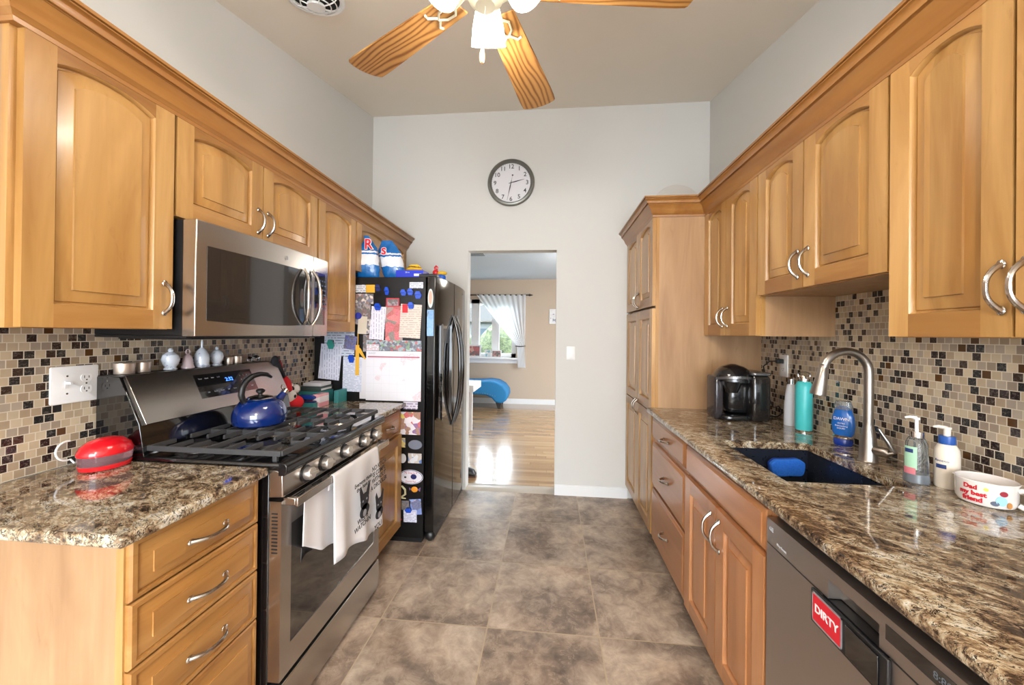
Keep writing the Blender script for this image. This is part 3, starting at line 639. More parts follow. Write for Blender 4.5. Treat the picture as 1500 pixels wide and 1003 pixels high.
m = M(); m.box(-.86, -.74, FY0+.01, FY0+.07, FT-.002, FT+.022); m.build('hinge_cover', blackm, fr, bevel=.004)
m = M(); m.ball((-.77, FY0+.03, .04), .035, 12, sc=(1, .7, 1)); m.build('foot', blackm, fr)
# ------------------------------------------------------------------ dishwasher
dw = thing('dishwasher', 'slate stainless dishwasher under the right countertop', 'dishwasher', (.95, .885, 0))
DY0, DY1, DX = .590, 1.184, .632
m = M(); m.box(.665, 1.25, DY0, DY1, .02, .875); m.box(.72, 1.2, DY0, DY1, 0, .02); m.build('tub', blackm, dw)
m = M(); m.box(DX, .665, DY0+.003, DY1-.003, .105, .735)
m.box(DX, .665, DY0+.003, .78, .735, .775); m.box(DX, .665, .955, DY1-.003, .735, .775); ddr = m.build('door_panel', ssdw, dw, smooth=False)
m = M(); yy0, yy1 = .80, .935
m.box(DX, .665, DY0+.003, yy0, .779, .848); m.box(DX, .665, yy1, DY1-.003, .779, .848); m.box(DX, .665, yy0, yy1, .822, .848); m.build('control_panel', ssdw, dw, smooth=False)
m = M(); m.prism([(DX+.001, .822), (DX+.024, .815), (DX+.030, .795), (DX+.028, .779), (DX+.032, .779), (DX+.034, .823)], 1, yy0-.0, yy1); m.build('pocket_handle', nickel, dw)
m = M(); m.box(DX+.002, .665, .785, .955, .738, .777); m.build('handle_recess', blackm, dw)
m = M(); m.box(DX-.0012, DX+.002, .605, .785, .806, .834); m.build('control_strip', blackg, dw)
text('display_digits', '8:88', .018, Vector((DX-.0014, .68, .820)), FACE_L, plain('dim_digits', (90, 96, 104), .5), dw)
text('panel_print', 'GE', .016, Vector((DX-.0006, 1.158, .822)), FACE_L, plain('panel_print', (200, 205, 214), .4), dw)
text('panel_print', 'Dry Boost', .010, Vector((DX-.0006, 1.110, .794)), FACE_L, plain('panel_print', (200, 205, 214), .4), dw)
m = M(); m.box(.66, .70, DY0, DY1, 0.0, .10); m.build('kick_plate', blackm, dw)
# DIRTY sign on the dishwasher
sg = thing('magnetic_sign', 'black slide sign showing the red word DIRTY on the dishwasher', 'sign', (DX, .885, .70))
m = M(); m.box(DX-.008, DX-.0005, .772, .980, .698, .776); m.build('frame', blackm, sg, bevel=.002)
m = M(); m.box(DX-.0095, DX-.0078, .884, .970, .708, .768); m.build('red_panel', plain('sign_red', (206, 24, 44), .4), sg)
m = M()
for a in ((.881, .884, .704, .772), (.970, .973, .704, .772), (.881, .973, .768, .772), (.881, .973, .704, .708)): m.box(DX-.0098, DX-.0076, *a)
m.build('silver_border', plain('sign_silver', (180, 178, 184), .35, .6), sg)
text('lettering', 'DIRTY', .026, Vector((DX-.0098, .927, .738)), FACE_L, plain('sign_white', (240, 236, 236), .5), sg, bold=.0006)
m = M(); m.box(DX-.011, DX-.008, .790, .870, .706, .768); m.build('slider', blackg, sg, bevel=.001)
# ------------------------------------------------------------------ faucet
fc = thing('faucet', 'tall brushed gooseneck kitchen faucet behind the sink', 'faucet', (1.166, 1.528, .915))
FX, FY = 1.166, 1.528
m = M(); m.lathe([(0, 0), (.029, 0), (.030, .004), (.027, .009), (.0255, .06), (.022, .09), (.0175, .12), (.0150, .135), (0, .135)], (FX, FY, .915)); m.build('base', nickel, fc)
pts = [(FX, FY, 1.045), (FX, FY, 1.15), (FX, FY, 1.235)]
for i in range(1, 15):
    a = pi*(i/14)*.90; pts.append((FX-.078+.078*cos(a), FY, 1.240+.078*sin(a)))
m = M(); m.tube(pts, .0145, 16); m.build('spout', nickel, fc)
e = Vector(pts[-1]); dr = Vector((-.20, 0, -1)).normalized()
m = M(); m.tube([e, e+dr*.012, e+dr*.016, e+dr*.05, e+dr*.105, e+dr*.112], [.0150, .0150, .0165, .019, .0255, .024], 18); m.build('spray_head', nickel, fc)
m = M(); m.tube([(FX+.004, FY-.01, .963), (FX+.018, FY-.058, .965), (FX+.020, FY-.064, .965)], [.0165, .0165, .012], 14)
m.tube([(FX+.016, FY-.058, .962), (FX+.030, FY-.070, .972), (FX+.012, FY-.066, 1.005), (FX-.010, FY-.056, 1.048)], [.011, .011, .0075, .0055], 12); m.build('lever', nickel, fc)
# ------------------------------------------------------------------ things on the backguard shelf
SZ = 1.2075
tinm = plain('brushed_tin', (206, 192, 178), .35, .75)
for (x, y, r, h, lab_) in ((-1.548, 1.257, .0285, .041, 'larger round tin at the near end of the range shelf'), (-1.548, 1.322, .022, .040, 'smaller round tin right beside the larger tin at the near end of the range shelf'),
                          (-1.545, 1.712, .017, .036, 'small round tin just past the ceramic bells'), (-1.545, 1.760, .022, .038, 'wider round tin with shiny lid between the small tin and the glass balls')):
    t = thing('tin', lab_, 'tin', (x, y, SZ), group='round tins on the range shelf')
    m = M(); m.lathe([(0, 0), (r*.97, 0), (r, .002), (r, h*.62), (0, h*.62)], (x, y, SZ), 24); m.build('tin_body', tinm, t)
    m = M(); m.lathe([(0, h*.60), (r*1.04, h*.60), (r*1.05, h*.95), (r*.98, h), (r*.9, h*.97), (0, h*.97)], (x, y, SZ), 24); m.build('lid', tinm, t)
def ceramic():
    k = NT('painted_porcelain'); o = k.obj(); n = k.noise(o, 55, 3, .6); a = k.math('GREATER_THAN', n, .62)
    k.base(k.mix(k.math('MULTIPLY', a, .6), (*srgb(214, 220, 230), 1), (*srgb(120, 134, 160), 1))); k.set(Roughness=.18, Coat_Weight=.5); return k.m
cerm = ceramic(); cerp = plain('pink_porcelain', (206, 186, 190), .2, coat=.5)
bell = [(0, 0), (.026, 0), (.027, .003), (.024, .008)]
orn = [('round white porcelain bell with a small knob, first of the four', 1.426, [(0, 0), (.022, 0), (.023, .004), (.018, .010), (.026, .024), (.0305, .042), (.026, .060), (.014, .070), (.008, .074), (.010, .080), (.005, .087), (0, .088)], cerm),
       ('pinkish porcelain bell with a ring handle, second of the four', 1.501, [(0, 0), (.025, 0), (.025, .004), (.020, .014), (.018, .035), (.015, .050), (.007, .058), (.004, .062), (0, .063)], cerp),
       ('tallest porcelain bell with a long thin handle, third of the four', 1.568, [(0, 0), (.029, 0), (.030, .004), (.026, .014), (.029, .034), (.027, .055), (.016, .075), (.006, .084), (.004, .10), (.005, .106), (.003, .120), (0, .122)], cerm),
       ('round porcelain bell with flowers, fourth of the four', 1.645, [(0, 0), (.022, 0), (.022, .004), (.016, .010), (.024, .024), (.0275, .042), (.024, .060), (.013, .071), (.006, .075), (.008, .080), (.004, .087), (0, .088)], cerm)]
for i, (lb, y, pr, mt) in enumerate(orn):
    t = thing('porcelain_bell', lb, 'bell', (-1.545, y, SZ), group='porcelain bells on the range shelf')
    m = M(); m.lathe(pr, (-1.545, y, SZ), 24); m.build('bell_body', mt, t)
    if i == 1:
        m = M(); m.tube([(-1.545, y+.009*cos(a), SZ+.070+.010*sin(a)) for a in [2*pi*q/14-pi/2 for q in range(15)]], .003, 8); m.build('ring_handle', mt, t)
gb = plain('clear_glass', (235, 240, 245), .03, trans=1)
for y, r in ((1.845, .014), (1.885, .018)):
    m = M(); m.ball((-1.545, y, SZ+r), r, 18); solo(m, 'glass_ball', gb, 'small clear glass ball' if r < .016 else 'larger clear glass ball at the far end of the range shelf', 'ornament', (-1.545, y, SZ), 'glass balls on the range shelf')
COL.objects['glass_ball']['label'] = 'smaller clear glass ball beside the tins on the range shelf'
# ------------------------------------------------------------------ kettle
KX, KY, KZ = -1.262, 1.568, .9645
kt = thing('kettle', 'cobalt blue enamel whistling kettle with black handle on the range', 'kettle', (KX, KY, KZ))
kb = plain('cobalt_enamel', (10, 36, 98), .12, 0, 1)
m = M(); m.lathe([(0, 0), (.092, 0), (.100, .006), (.104, .028), (.103, .050), (.094, .078), (.076, .100), (.052, .111), (0, .111)], (KX, KY, KZ), 40); m.build('kettle_body', kb, kt)
m = M(); m.lathe([(0, .108), (.050, .108), (.052, .112), (.046, .118), (.022, .124), (0, .125)], (KX, KY, KZ), 32); ld = m.build('lid', chrome, kt)
m = M(); m.lathe([(0, .124), (.010, .124), (.008, .130), (.017, .138), (.018, .146), (.010, .152), (0, .152)], (KX, KY, KZ), 20); kid(m, 'knob', blackm, ld)
kd = Vector((.28, .96, 0)).normalized()
K = lambda u, z: (KX+kd.x*u, KY+kd.y*u, KZ+z)
m = M(); m.tube([K(-.058, .092), K(-.074, .110), K(-.082, .135), K(-.078, .165), K(-.062, .192), K(-.036, .210), K(-.004, .217), K(.028, .212), K(.050, .198)], [.012, .012, .0125, .0125, .012, .0115, .0105, .009, .006], 12); m.build('handle', blackm, kt)
m = M(); m.tube([K(.070, .075), K(.098, .102), K(.118, .124)], [.024, .017, .013], 14); m.build('spout', kb, kt)
m = M(); m.tube([K(.112, .118), K(.124, .131)], [.016, .014], 14); m.tube([K(.112, .128), K(.100, .146), K(.104, .158)], .004, 8); m.build('whistle', chrome, kt)
# ------------------------------------------------------------------ red container, outlet plates
rx, ry = -1.455, 1.130
rc = thing('container', 'small red plastic container with a clear front band on the near left granite countertop', 'container', (rx, ry, .9155))
redp = plain('red_plastic', (206, 22, 34), .16, 0, .6)
def ov(z, a, b, sh=0): return [(rx+b*cos(2*pi*i/36)+sh, ry+a*sin(2*pi*i/36), .9155+z) for i in range(36)]
m = M(); m.loops([ov(0, .058, .048), ov(.004, .066, .056), ov(.016, .068, .058), ov(.018, .066, .056)]); m.build('base', redp, rc)
m = M(); m.loops([ov(.018, .066, .056), ov(.050, .070, .060)]); m.build('clear_band', plain('clear_pink_plastic', (196, 150, 160), .1, trans=.75), rc)
m = M(); m.loops([ov(.049, .071, .061), ov(.056, .072, .062), ov(.076, .064, .053), ov(.092, .045, .036), ov(.099, .020, .016), ov(.100, .002, .002)]); m.build('lid', redp, rc)
m = M(); pts = [(-1.51, 1.086, .94)]
for i in range(13):
    a = pi*1.15*i/12-.2; pts.append((-1.525-.006*i/12, 1.080-.030*sin(a), .955+.026-.030*cos(a)))
m.tube(pts, .0028, 8); m.build('cord', white, rc)
sp = thing('switch_plate', 'white double plate with a toggle switch and an outlet on the left mosaic', 'switch plate', (XL+.008, 1.142, 1.115))
px = XL+.0085
m = M(); m.rbox(-.066, .066, -.0615, .0615, 0, .006, .006, mat=Matrix.Translation((px, 1.142, 1.184)) @ Matrix.Rotation(pi/2, 4, 'Y') @ Matrix.Rotation(pi/2, 4, 'Z')); m.build('plate', white, sp)
m = M(); m.box(px+.005, px+.0068, 1.113, 1.124, 1.172, 1.197); m.box(px+.006, px+.024, 1.1155, 1.1215, 1.186, 1.194); m.build('toggle', white, sp)
def duplex(root, X, y, z, s, mt):
    for dz in (-.0195, .0195):
        m = M(); m.loops([[(X+s*d, y+.0165*cos(2*pi*i/24), z+dz+max(-.0125, min(.0125, .0165*sin(2*pi*i/24)))) for i in range(24)] for d in (.004, .0075)]); r_ = m.build('receptacle', mt, root)
        m = M(); m.box(*sorted((X+s*.007, X+s*.0079)), y-.0075, y-.0055, z+dz-.002, z+dz+.007); m.box(*sorted((X+s*.007, X+s*.0079)), y+.0055, y+.0075, z+dz-.002, z+dz+.006)
        m.box(*sorted((X+s*.007, X+s*.0079)), y-.002, y+.002, z+dz-.0095, z+dz-.0055); kid(m, 'socket_slots', dark, r_)
duplex(sp, px, 1.172, 1.184, 1, white)
m = M()
for y, z in ((1.119, 1.213), (1.119, 1.155), (1.172, 1.184)): m.lathe([(0, 0), (.003, 0), (.003, .001), (0, .001)], mat=Matrix.Translation((px+.0058, y, z)) @ Matrix.Rotation(pi/2, 4, 'Y'), n=10)
m.build('screws', nickel_h, sp)
op = thing('outlet_plate', 'white outlet plate with a black plug, on the right mosaic behind the bottles', 'outlet', (XR-.008, 2.257, 1.15))
m = M(); m.rbox(-.060, .060, -.037, .037, 0, .006, .006, mat=Matrix.Translation((XR-.0085, 2.257, 1.210)) @ Matrix.Rotation(-pi/2, 4, 'Y')); m.build('plate', white, op)
duplex(op, XR-.0085, 2.257, 1.210, -1, white)
# switch on the back wall
bs = thing('light_switch', 'small white light switch on the back wall right of the doorway', 'light switch', (.180, YB, 1.155))
m = M(); m.rbox(-.036, .036, -.058, .058, 0, .006, .006, mat=Matrix.Translation((.180, YB-.0005, 1.210)) @ Matrix.Rotation(pi/2, 4, 'X')); m.build('plate', white, bs)
m = M(); m.box(.175, .185, YB-.018, YB-.005, 1.206, 1.220); m.build('toggle', white, bs)
# ------------------------------------------------------------------ clock
CX, CZ, CY = -.347, 2.676, YB-.001
ck = thing('wall_clock', 'round wall clock with a grey rim and numerals high on the back wall', 'clock', (CX, YB, CZ-.2))
rot = Matrix.Translation((CX, CY, CZ)) @ Matrix.Rotation(pi/2, 4, 'X')
m = M(); m.lathe([(.168, 0), (.196, 0), (.203, .010), (.203, .026), (.196, .038), (.184, .042), (.178, .034), (.172, .020), (.168, .020)], n=56, mat=rot, cap=False); m.build('rim', plain('pewter_rim', (122, 122, 116), .38, .6), ck)
m = M(); m.lathe([(0, .002), (.176, .002), (.176, .014), (0, .014)], n=48, mat=rot); m.build('clock_face', plain('clock_face_white', (216, 216, 220), .5), ck)
ink = plain('clock_ink', (58, 58, 62), .6)
for i in range(1, 13):
    a = i*pi/6; text('numeral', str(i), .052, Vector((CX+.140*sin(a), CY-.0148, CZ+.140*cos(a))), FACE_S, ink, ck, bold=.0006, extrude=.0004)
for i in range(60):
    a = i*pi/30; r_ = Matrix.Translation((CX, CY-.0143, CZ)) @ Matrix.Rotation(a, 4, 'Y')
    m = M(); m.box(-.0011, .0011, 0, .0008, .1655, .1705, mat=Matrix.Translation((CX, CY-.0152, CZ)) @ Matrix.Rotation(a, 4, 'Y')); m.build('minute_mark', ink, ck)
def hand(a, L, w, tail, y, ball=0):
    m = M(); R_ = Matrix.Translation((CX, CY-y, CZ)) @ Matrix.Rotation(a, 4, 'Y')
    m.prism([(-w*.5, -tail), (w*.5, -tail), (w, L*.35), (.0008, L), (-.0008, L), (-w, L*.35)], 1, 0, .0012, mat=R_)
    m2 = m; 
    if ball: m.lathe([(0, 0), (ball, 0), (ball, .0012), (0, .0012)], n=14, mat=R_ @ Matrix.Translation((0, .0012, -tail)) @ Matrix.Rotation(pi/2, 4, 'X'))
    return m
hand(radians(76), .118, .0045, .02, .018).build('hour_hand', ink, ck); hand(radians(192), .115, .0045, .02, .0198).build('minute_hand', ink, ck)
hand(radians(192), .155, .0012, .065, .0215, .007).build('second_hand', ink, ck)
# ------------------------------------------------------------------ ceiling fan
fn = thing('ceiling_fan', 'oak-blade ceiling fan with a lit cluster of frosted shades', 'ceiling fan', (FANX, FANY, 2.186))
fm = plain('antique_white_metal', (206, 200, 180), .35, .3)
ZC = cz(FANY)
m = M(); m.lathe([(0, -.075), (.03, -.075), (.062, -.035), (.07, .03), (0, .03)], (FANX, FANY, ZC-.01)); m.build('canopy', fm, fn)
m = M(); m.tube([(FANX, FANY, 2.54), (FANX, FANY, ZC-.03)], .012, 12); m.build('downrod', fm, fn)
m = M(); m.lathe([(0, 0), (.085, 0), (.115, .02), (.125, .06), (.115, .105), (.06, .13), (.02, .14), (0, .14)], (FANX, FANY, 2.44), 36); m.build('motor_housing', fm, fn)
BZ = 2.429
for a in (76.8, 148.8, 220.8, 292.8, 4.8):
    A = radians(a); Rm = Matrix.Translation((FANX, FANY, BZ)) @ Matrix.Rotation(A, 4, 'Z') @ Matrix.Rotation(radians(-7), 4, 'X')
    def hw(u): return .050+.0265*min(1, (u-.12)/.46)
    ol = []; us = [.12+.48*i/10 for i in range(11)]
    tip = [(.600, .0765), (.632, .0755), (.640, .070), (.650, .045), (.655, .015), (.655, -.015), (.650, -.045), (.640, -.070), (.632, -.0755), (.600, -.0765)]
    pr = [(u, hw(u)) for u in us]+tip[1:-1]+[(u, -hw(u)) for u in reversed(us)]
    m = M(); m.prism([(p[0], p[1]) for p in pr], 2, -.003, .003)
    bl = m.build('blade', oakm, None, bevel=.0015); bl.parent = fn; bl.matrix_local = Matrix.Translation(-fn.location) @ Rm
    m = M(); m.tube([(.06, 0, .016), (.11, 0, .0), (.14, 0, -.007)], .007, 8)
    for s_ in (-1, 1):
        m.tube([(.13, 0, -.007), (.15, s_*.022, -.008), (.185, s_*.020, -.008), (.21, 0, -.007)], .0042, 8); m.tube([(.205, s_*.004, -.007), (.232, s_*.028, -.008), (.228, s_*.042, -.007)], .0042, 8)
    ir = m.build('blade_iron', fm, None); ir.parent = fn; ir.matrix_local = Matrix.Translation(-fn.location) @ Rm
m = M(); m.lathe([(0, 0), (.030, 0), (.052, .02), (.058, .05), (.045, .075), (0, .08)], (FANX, FANY, 2.36)); m.build('light_fitter', fm, fn)
shadem = NT('frosted_lit_glass'); shadem.base((.95, .93, .88)); shadem.set(Roughness=.4)
shadem.b.inputs['Emission Color'].default_value = (1, .93, .80, 1)
zz = shadem.sep(shadem.obj())[2]; shadem.L(shadem.ramp(shadem.math('MULTIPLY_ADD', zz, 1, .62), [(.40, (9, 9, 9)), (.62, (6, 6, 6))]), shadem.b.inputs['Emission Strength']); shadem = shadem.m
for a in (95, 215, 335):
    A = radians(a); d = Vector((cos(A), sin(A), 0)); c0 = Vector((FANX, FANY, 2.395))
    tilt = radians(33); Rm = Matrix.Translation(c0+d*.066+Vector((0, 0, .075))) @ Matrix.Rotation(A, 4, 'Z') @ Matrix.Rotation(-tilt, 4, 'Y')
    m = M(); m.lathe([(.022, -.005), (.026, -.012), (.040, -.050), (.052, -.095), (.0575, -.135), (.0585, -.146), (.0555, -.146), (.050, -.095), (.038, -.050), (.022, -.015)], n=30, mat=Rm, cap=False)
    m.build('lamp_shade', shadem, fn)
    m = M(); m.tube([tuple(c0+Vector((0, 0, .01))+d*.03), tuple(c0+d*.055+Vector((0, 0, .055))), tuple(c0+d*.066+Vector((0, 0, .075)))], [.01, .012, .022], 12); m.build('lamp_arm', fm, fn)
m = M(); m.tube([(FANX, FANY, 2.36), (FANX-.008, FANY, 2.235)], .0013, 6); ch = m.build('pull_chain', fm, fn)
m = M(); m.lathe([(0, 0), (.0055, .003), (.0085, .016), (.008, .030), (.004, .048), (0, .052)], (FANX-.008, FANY, 2.186), 16); kid(m, 'pull_knob', plain('pale_wood_knob', (214, 176, 130), .4), ch)
# ceiling vent
vx, vy = -1.118, 1.700
sl = math.atan(.2243); Rv = Matrix.Translation((vx, vy, cz(vy))) @ Matrix.Rotation(sl, 4, 'X')
vn = thing('ceiling_vent', 'round white exhaust fan grille in the sloped ceiling', 'vent', (vx, vy, cz(vy)-.05))
m = M(); m.lathe([(.105, -.001), (.128, -.001), (.130, -.012), (.120, -.020), (.108, -.012), (.105, -.001)], mat=Rv, cap=False, n=40); m.build('vent_ring', white, vn)
m = M(); m.lathe([(0, -.001), (.107, -.001), (.107, -.006), (0, -.006)], mat=Rv, n=40); m.build('vent_dark_opening', dark, vn)
m = M()
for r_, z_ in ((.092, -.030), (.066, -.038)): m.tube([(r_*cos(2*pi*i/36), r_*sin(2*pi*i/36), z_) for i in range(37)], .0028, 6, cap=False, mat=Rv)
for i in range(8):
    a = 2*pi*i/8; m.tube([(.04*cos(a), .04*sin(a), -.042), (.066*cos(a), .066*sin(a), -.038), (.092*cos(a), .092*sin(a), -.030), (.112*cos(a), .112*sin(a), -.012)], .0028, 6, mat=Rv)
m.lathe([(0, -.036), (.040, -.036), (.040, -.046), (0, -.046)], mat=Rv); m.build('vent_grille', white, vn)
# pale round tray standing on the pantry
m = M(); m.lathe([(0, 0), (.19, 0), (.20, .006), (.20, .010), (.185, .012), (0, .008)], n=48, mat=Matrix.Translation((1.03, YB-.035, 2.418)) @ Matrix.Rotation(radians(84), 4, 'X'))
solo(m, 'tray', plain('pale_tray', (204, 198, 190), .7), 'pale round tray leaning on the back wall above the pantry', 'tray', (1.03, YB-.03, 2.22))
COL.objects['tray']['label'] = 'pale round tray leaning on the back wall on top of the pantry'
# ------------------------------------------------------------------ printed materials
def lined(name, base, inkc, pitch, duty=.35, axis=2, breaks=60, vertical=False):
    k = NT(name); o = k.obj(); X, Y, Z = k.sep(o); a, b = (X, Z) if vertical else (Z, X)
    f = k.math('FRACT', k.math('DIVIDE', a, pitch)); row = k.math('FLOOR', k.math('DIVIDE', a, pitch))
    w = k.noise(k.comb(k.math('MULTIPLY', b, breaks), k.math('MULTIPLY', row, 3.1), 0), 1, 1)
    on = k.math('MULTIPLY', k.math('LESS_THAN', f, duty), k.math('GREATER_THAN', w, .45))
    k.base(k.mix(k.math('MULTIPLY', on, .75), (*srgb(*base), 1), (*srgb(*inkc), 1))); k.set(Roughness=.65); return k.m
def picture(name, cols, scale=40, seed=0):
    k = NT(name); o = k.mapping(k.obj(), (1, 1, 1), loc=(seed, seed*.7, seed*.3)); v = k.t.nodes.new('ShaderNodeTexVoronoi'); k.L(k.mapping(o, (1, 0, 1)), v.inputs['Vector']); v.inputs['Scale'].default_value = scale
    n = len(cols); r = k.ramp(k.sep(v.outputs['Color'])[0], [(i/n, srgb(*c)) for i, c in enumerate(cols)], True)
    k.base(k.mix(k.math('MULTIPLY', k.noise(o, 90, 3), .35), r, (*srgb(230, 225, 220), 1))); k.set(Roughness=.35); return k.m
# ------------------------------------------------------------------ papers and magnets on the refrigerator side
FS = FY0-.0008
def sheet(name, label, cat, x0, x1, z0, z1, mat, lay=1, tilt=0, group='papers and magnets on the refrigerator side', th=.0006):
    y1 = FS-.0016*lay; y0 = y1-th; c = Vector(((x0+x1)/2, y1, z1)); R_ = Matrix.Translation(c) @ Matrix.Rotation(radians(tilt), 4, 'Y') @ Matrix.Translation(-c)
    m = M(); m.box(x0, x1, y0, y1, z0, z1, mat=R_); return solo(m, name, mat, label, cat, ((x0+x1)/2, y1, z0), group)
def clip(label, x0, x1, z0, z1, mat, lay, cat='clip', name='magnetic_clip'):
    y1 = FS; y0 = FS-.0016*lay-.010; t = thing(name, label, cat, ((x0+x1)/2, y1, z0), group='magnetic clips on the refrigerator side')
    zm = z0+(z1-z0)*.5; c = (x0+x1)/2; w = (x1-x0)/2
    m = M(); m.prism([(c-w*.62, z0), (c+w*.62, z0), (c+w, zm), (c-w, zm)], 1, y0, FS-.0016*lay-.001); m.build('jaw', mat, t, bevel=.001)
    m = M(); m.prism([(c-w, zm), (c+w, zm), (c+w*.5, z1), (c-w*.5, z1)], 1, y0-.010, y0+.006); m.build('lever', mat, t, bevel=.001)
    m = M(); m.box(c-w*.7, c+w*.7, FS-.0016*lay-.001, FS-.0003, zm, z1-.004); m.build('magnet', blackm, t); return t
blue = plain('blue_plastic', (26, 74, 190), .3); navy = plain('navy_plastic', (22, 34, 96), .35); redm = plain('red_gloss', (196, 30, 44), .3); yel = plain('yellow_ribbon', (226, 172, 52), .6); teal = plain('teal_plastic', (40, 140, 130), .35)
# calendar
cal = thing('calendar', 'large wall calendar with red handwriting and a fruit photo on the refrigerator side', 'calendar', (-1.019, FS, .922))
def grid():
    k = NT('calendar_grid'); X, Y, Z = k.sep(k.obj()); a = k.math('FRACT', k.math('DIVIDE', k.math('ADD', X, .188), .0537)); b = k.math('FRACT', k.math('DIVIDE', Z, .0555))
    g = k.math('MAXIMUM', k.math('LESS_THAN', a, .02), k.math('LESS_THAN', b, .02)); c = k.mix(k.math('MULTIPLY', g, .28), (*srgb(222, 221, 228), 1), (*srgb(150, 150, 160), 1))
    w = k.noise(k.mapping(k.obj(), (1, 1, 2.0)), 150, 3, .6, 1.4); z = k.noise(k.mapping(k.obj(), (1, 1, 1)), 9, 1)
    on = k.math('MULTIPLY', k.math('LESS_THAN', k.math('ABSOLUTE', k.math('SUBTRACT', w, .5)), .020), k.math('GREATER_THAN', z, .62))
    k.base(k.mix(k.math('MULTIPLY', on, .85), c, (*srgb(206, 60, 80), 1))); k.set(Roughness=.5); return k.m
m = M(); m.box(-1.205, -.831, FS-.0052, FS-.0040, .922, 1.247); m.build('month_page', grid(), cal)
m = M(); m.box(-1.195, -.842, FS-.0056, FS-.0052, 1.205, 1.213); m.build('weekday_bar', plain('calendar_red', (176, 88, 110), .5), cal)
text('month_title', 'AUGUST', .013, Vector((-1.165, FS-.0056, 1.232)), FACE_S, plain('pale_grey_ink', (160, 160, 170), .6), cal)
m = M(); m.box(-1.205, -.831, FS-.0052, FS-.0040, 1.249, 1.318); m.build('fruit_photo', picture('fruit_photo', [(60, 70, 96), (84, 130, 94), (170, 40, 56), (44, 52, 86), (130, 150, 170), (52, 62, 100), (150, 168, 176)], 62, 1), cal)
m = M(); m.box(-1.203, -1.118, FS-.0058, FS-.0052, 1.250, 1.290); m.build('corner_card', lined('corner_card', (216, 218, 226), (196, 90, 100), .012), cal)
PX = [(244, 240, 236), (60, 60, 66), (150, 60, 60), (196, 170, 150), (70, 90, 130)]
pc = picture('collage_photo', [(190, 180, 178), (52, 54, 66), (120, 70, 66), (216, 206, 196), (86, 90, 120), (34, 32, 40)], 55, 2); pc2 = picture('collage_photo_dark', [(58, 52, 56), (150, 130, 122), (92, 40, 46), (30, 30, 40), (120, 120, 140)], 70, 5)
sheet('photo', 'snapshot collage under the yellow and white card, upper left of the fridge side', 'photo', -1.286, -1.162, 1.557, 1.625, pc, 1)
sheet('photo', 'dark snapshot beside the blue tag, left of the folded white letter', 'photo', -1.290, -1.180, 1.420, 1.557, pc2, 1, 2)
sheet('photo', 'small snapshot tucked beneath the snapshot left of the folded letter', 'photo', -1.240, -1.160, 1.36, 1.455, pc, 2, -3)
sheet('photo', 'narrow dark snapshot beside the yellow lanyard', 'photo', -1.230, -1.170, 1.241, 1.352, pc2, 1)
sheet('card', 'cream ticket card hanging below the dark blue oval magnet', 'card', -1.262, -1.200, 1.358, 1.475, plain('cream_card', (206, 196, 180), .6), 3, 3)
sheet('card', 'white and yellow card at the top left of the fridge side', 'card', -1.286, -1.215, 1.632, 1.684, lined('top_card', (214, 216, 222), (70, 80, 110), .012), 1)
sheet('card', 'yellow card half beside the white card at the top of the fridge side', 'card', -1.214, -1.153, 1.632, 1.684, plain('yellow_card', (222, 170, 46), .5), 1)
sheet('card', 'white printed card at the top right corner of the fridge side', 'card', -.917, -.825, 1.660, 1.701, lined('corner_card_blue', (216, 216, 220), (90, 110, 170), .013), 1)
sheet('poster', 'narrow strawberry smoothie photo between the two hanging papers', 'poster', -1.078, -.960, 1.312, 1.545, picture('smoothie_photo', [(150, 120, 116), (196, 60, 80), (208, 76, 92), (176, 40, 50), (110, 96, 90), (214, 96, 100)], 22, 3), 1)
t = thing('framed_magnet', 'small red magnetic picture frame above the smoothie photo', 'picture frame', (-1.028, FS, 1.540))
m = M()
for a in ((-1.073, -.984, 1.588, 1.596), (-1.073, -.984, 1.538, 1.546), (-1.073, -1.066, 1.546, 1.588), (-.991, -.984, 1.546, 1.588)): m.box(a[0], a[1], FS-.006, FS-.0005, a[2], a[3])
m.build('frame', plain('frame_red', (186, 60, 72), .4), t); m = M(); m.box(-1.066, -.991, FS-.003, FS-.0005, 1.546, 1.588); m.build('picture', pc2, t)
sheet('paper', 'folded white letter with red print, tilted, right of the snapshots', 'paper', -1.172, -1.072, 1.322, 1.540, lined('letter_print', (220, 220, 232), (150, 140, 170), .018, .25, vertical=True), 3, 4)
sheet('paper', 'cream printed card hanging at the right edge of the fridge side', 'paper', -.972, -.830, 1.335, 1.555, lined('cream_print', (212, 200, 190), (168, 140, 134), .014, .3), 3, 3)
clip('blue magnetic clip holding the folded white letter', -1.150, -1.103, 1.515, 1.560, blue, 4); clip('blue magnetic clip holding the cream printed card', -.922, -.880, 1.525, 1.568, blue, 4)
sheet('magnet', 'red magnet overlapping the top of the cream card', 'magnet', -.962, -.925, 1.500, 1.556, redm, 4)
for i, (a, b, c, d, lb) in enumerate(((-.975, -.935, 1.612, 1.652, 'blue clip magnet with nothing in it, leftmost of the row below the corner card'), (-.930, -.888, 1.614, 1.658, 'blue clip magnet in the middle of the row below the corner card'),
                        (-.880, -.832, 1.592, 1.640, 'blue clip magnet lowest and rightmost in the row below the corner card'), (-1.084, -1.052, 1.616, 1.668, 'blue clip magnet alone above the red picture frame'), (-1.148, -1.112, 1.640, 1.684, 'dark blue clip magnet beside the yellow card'))):
    clip(lb, a, b, c, d, navy if i == 4 else blue, 0)
m = M(); m.lathe([(0, 0), (.022, 0), (.022, .006), (0, .006)], mat=Matrix.Translation((-1.262, FS-.006, 1.478)) @ Matrix.Rotation(pi/2, 4, 'X')); solo(m, 'magnet', plain('blue_oval', (30, 44, 150), .3), 'round dark blue magnet above the cream ticket card', 'magnet', (-1.262, FS, 1.456), 'papers and magnets on the refrigerator side')
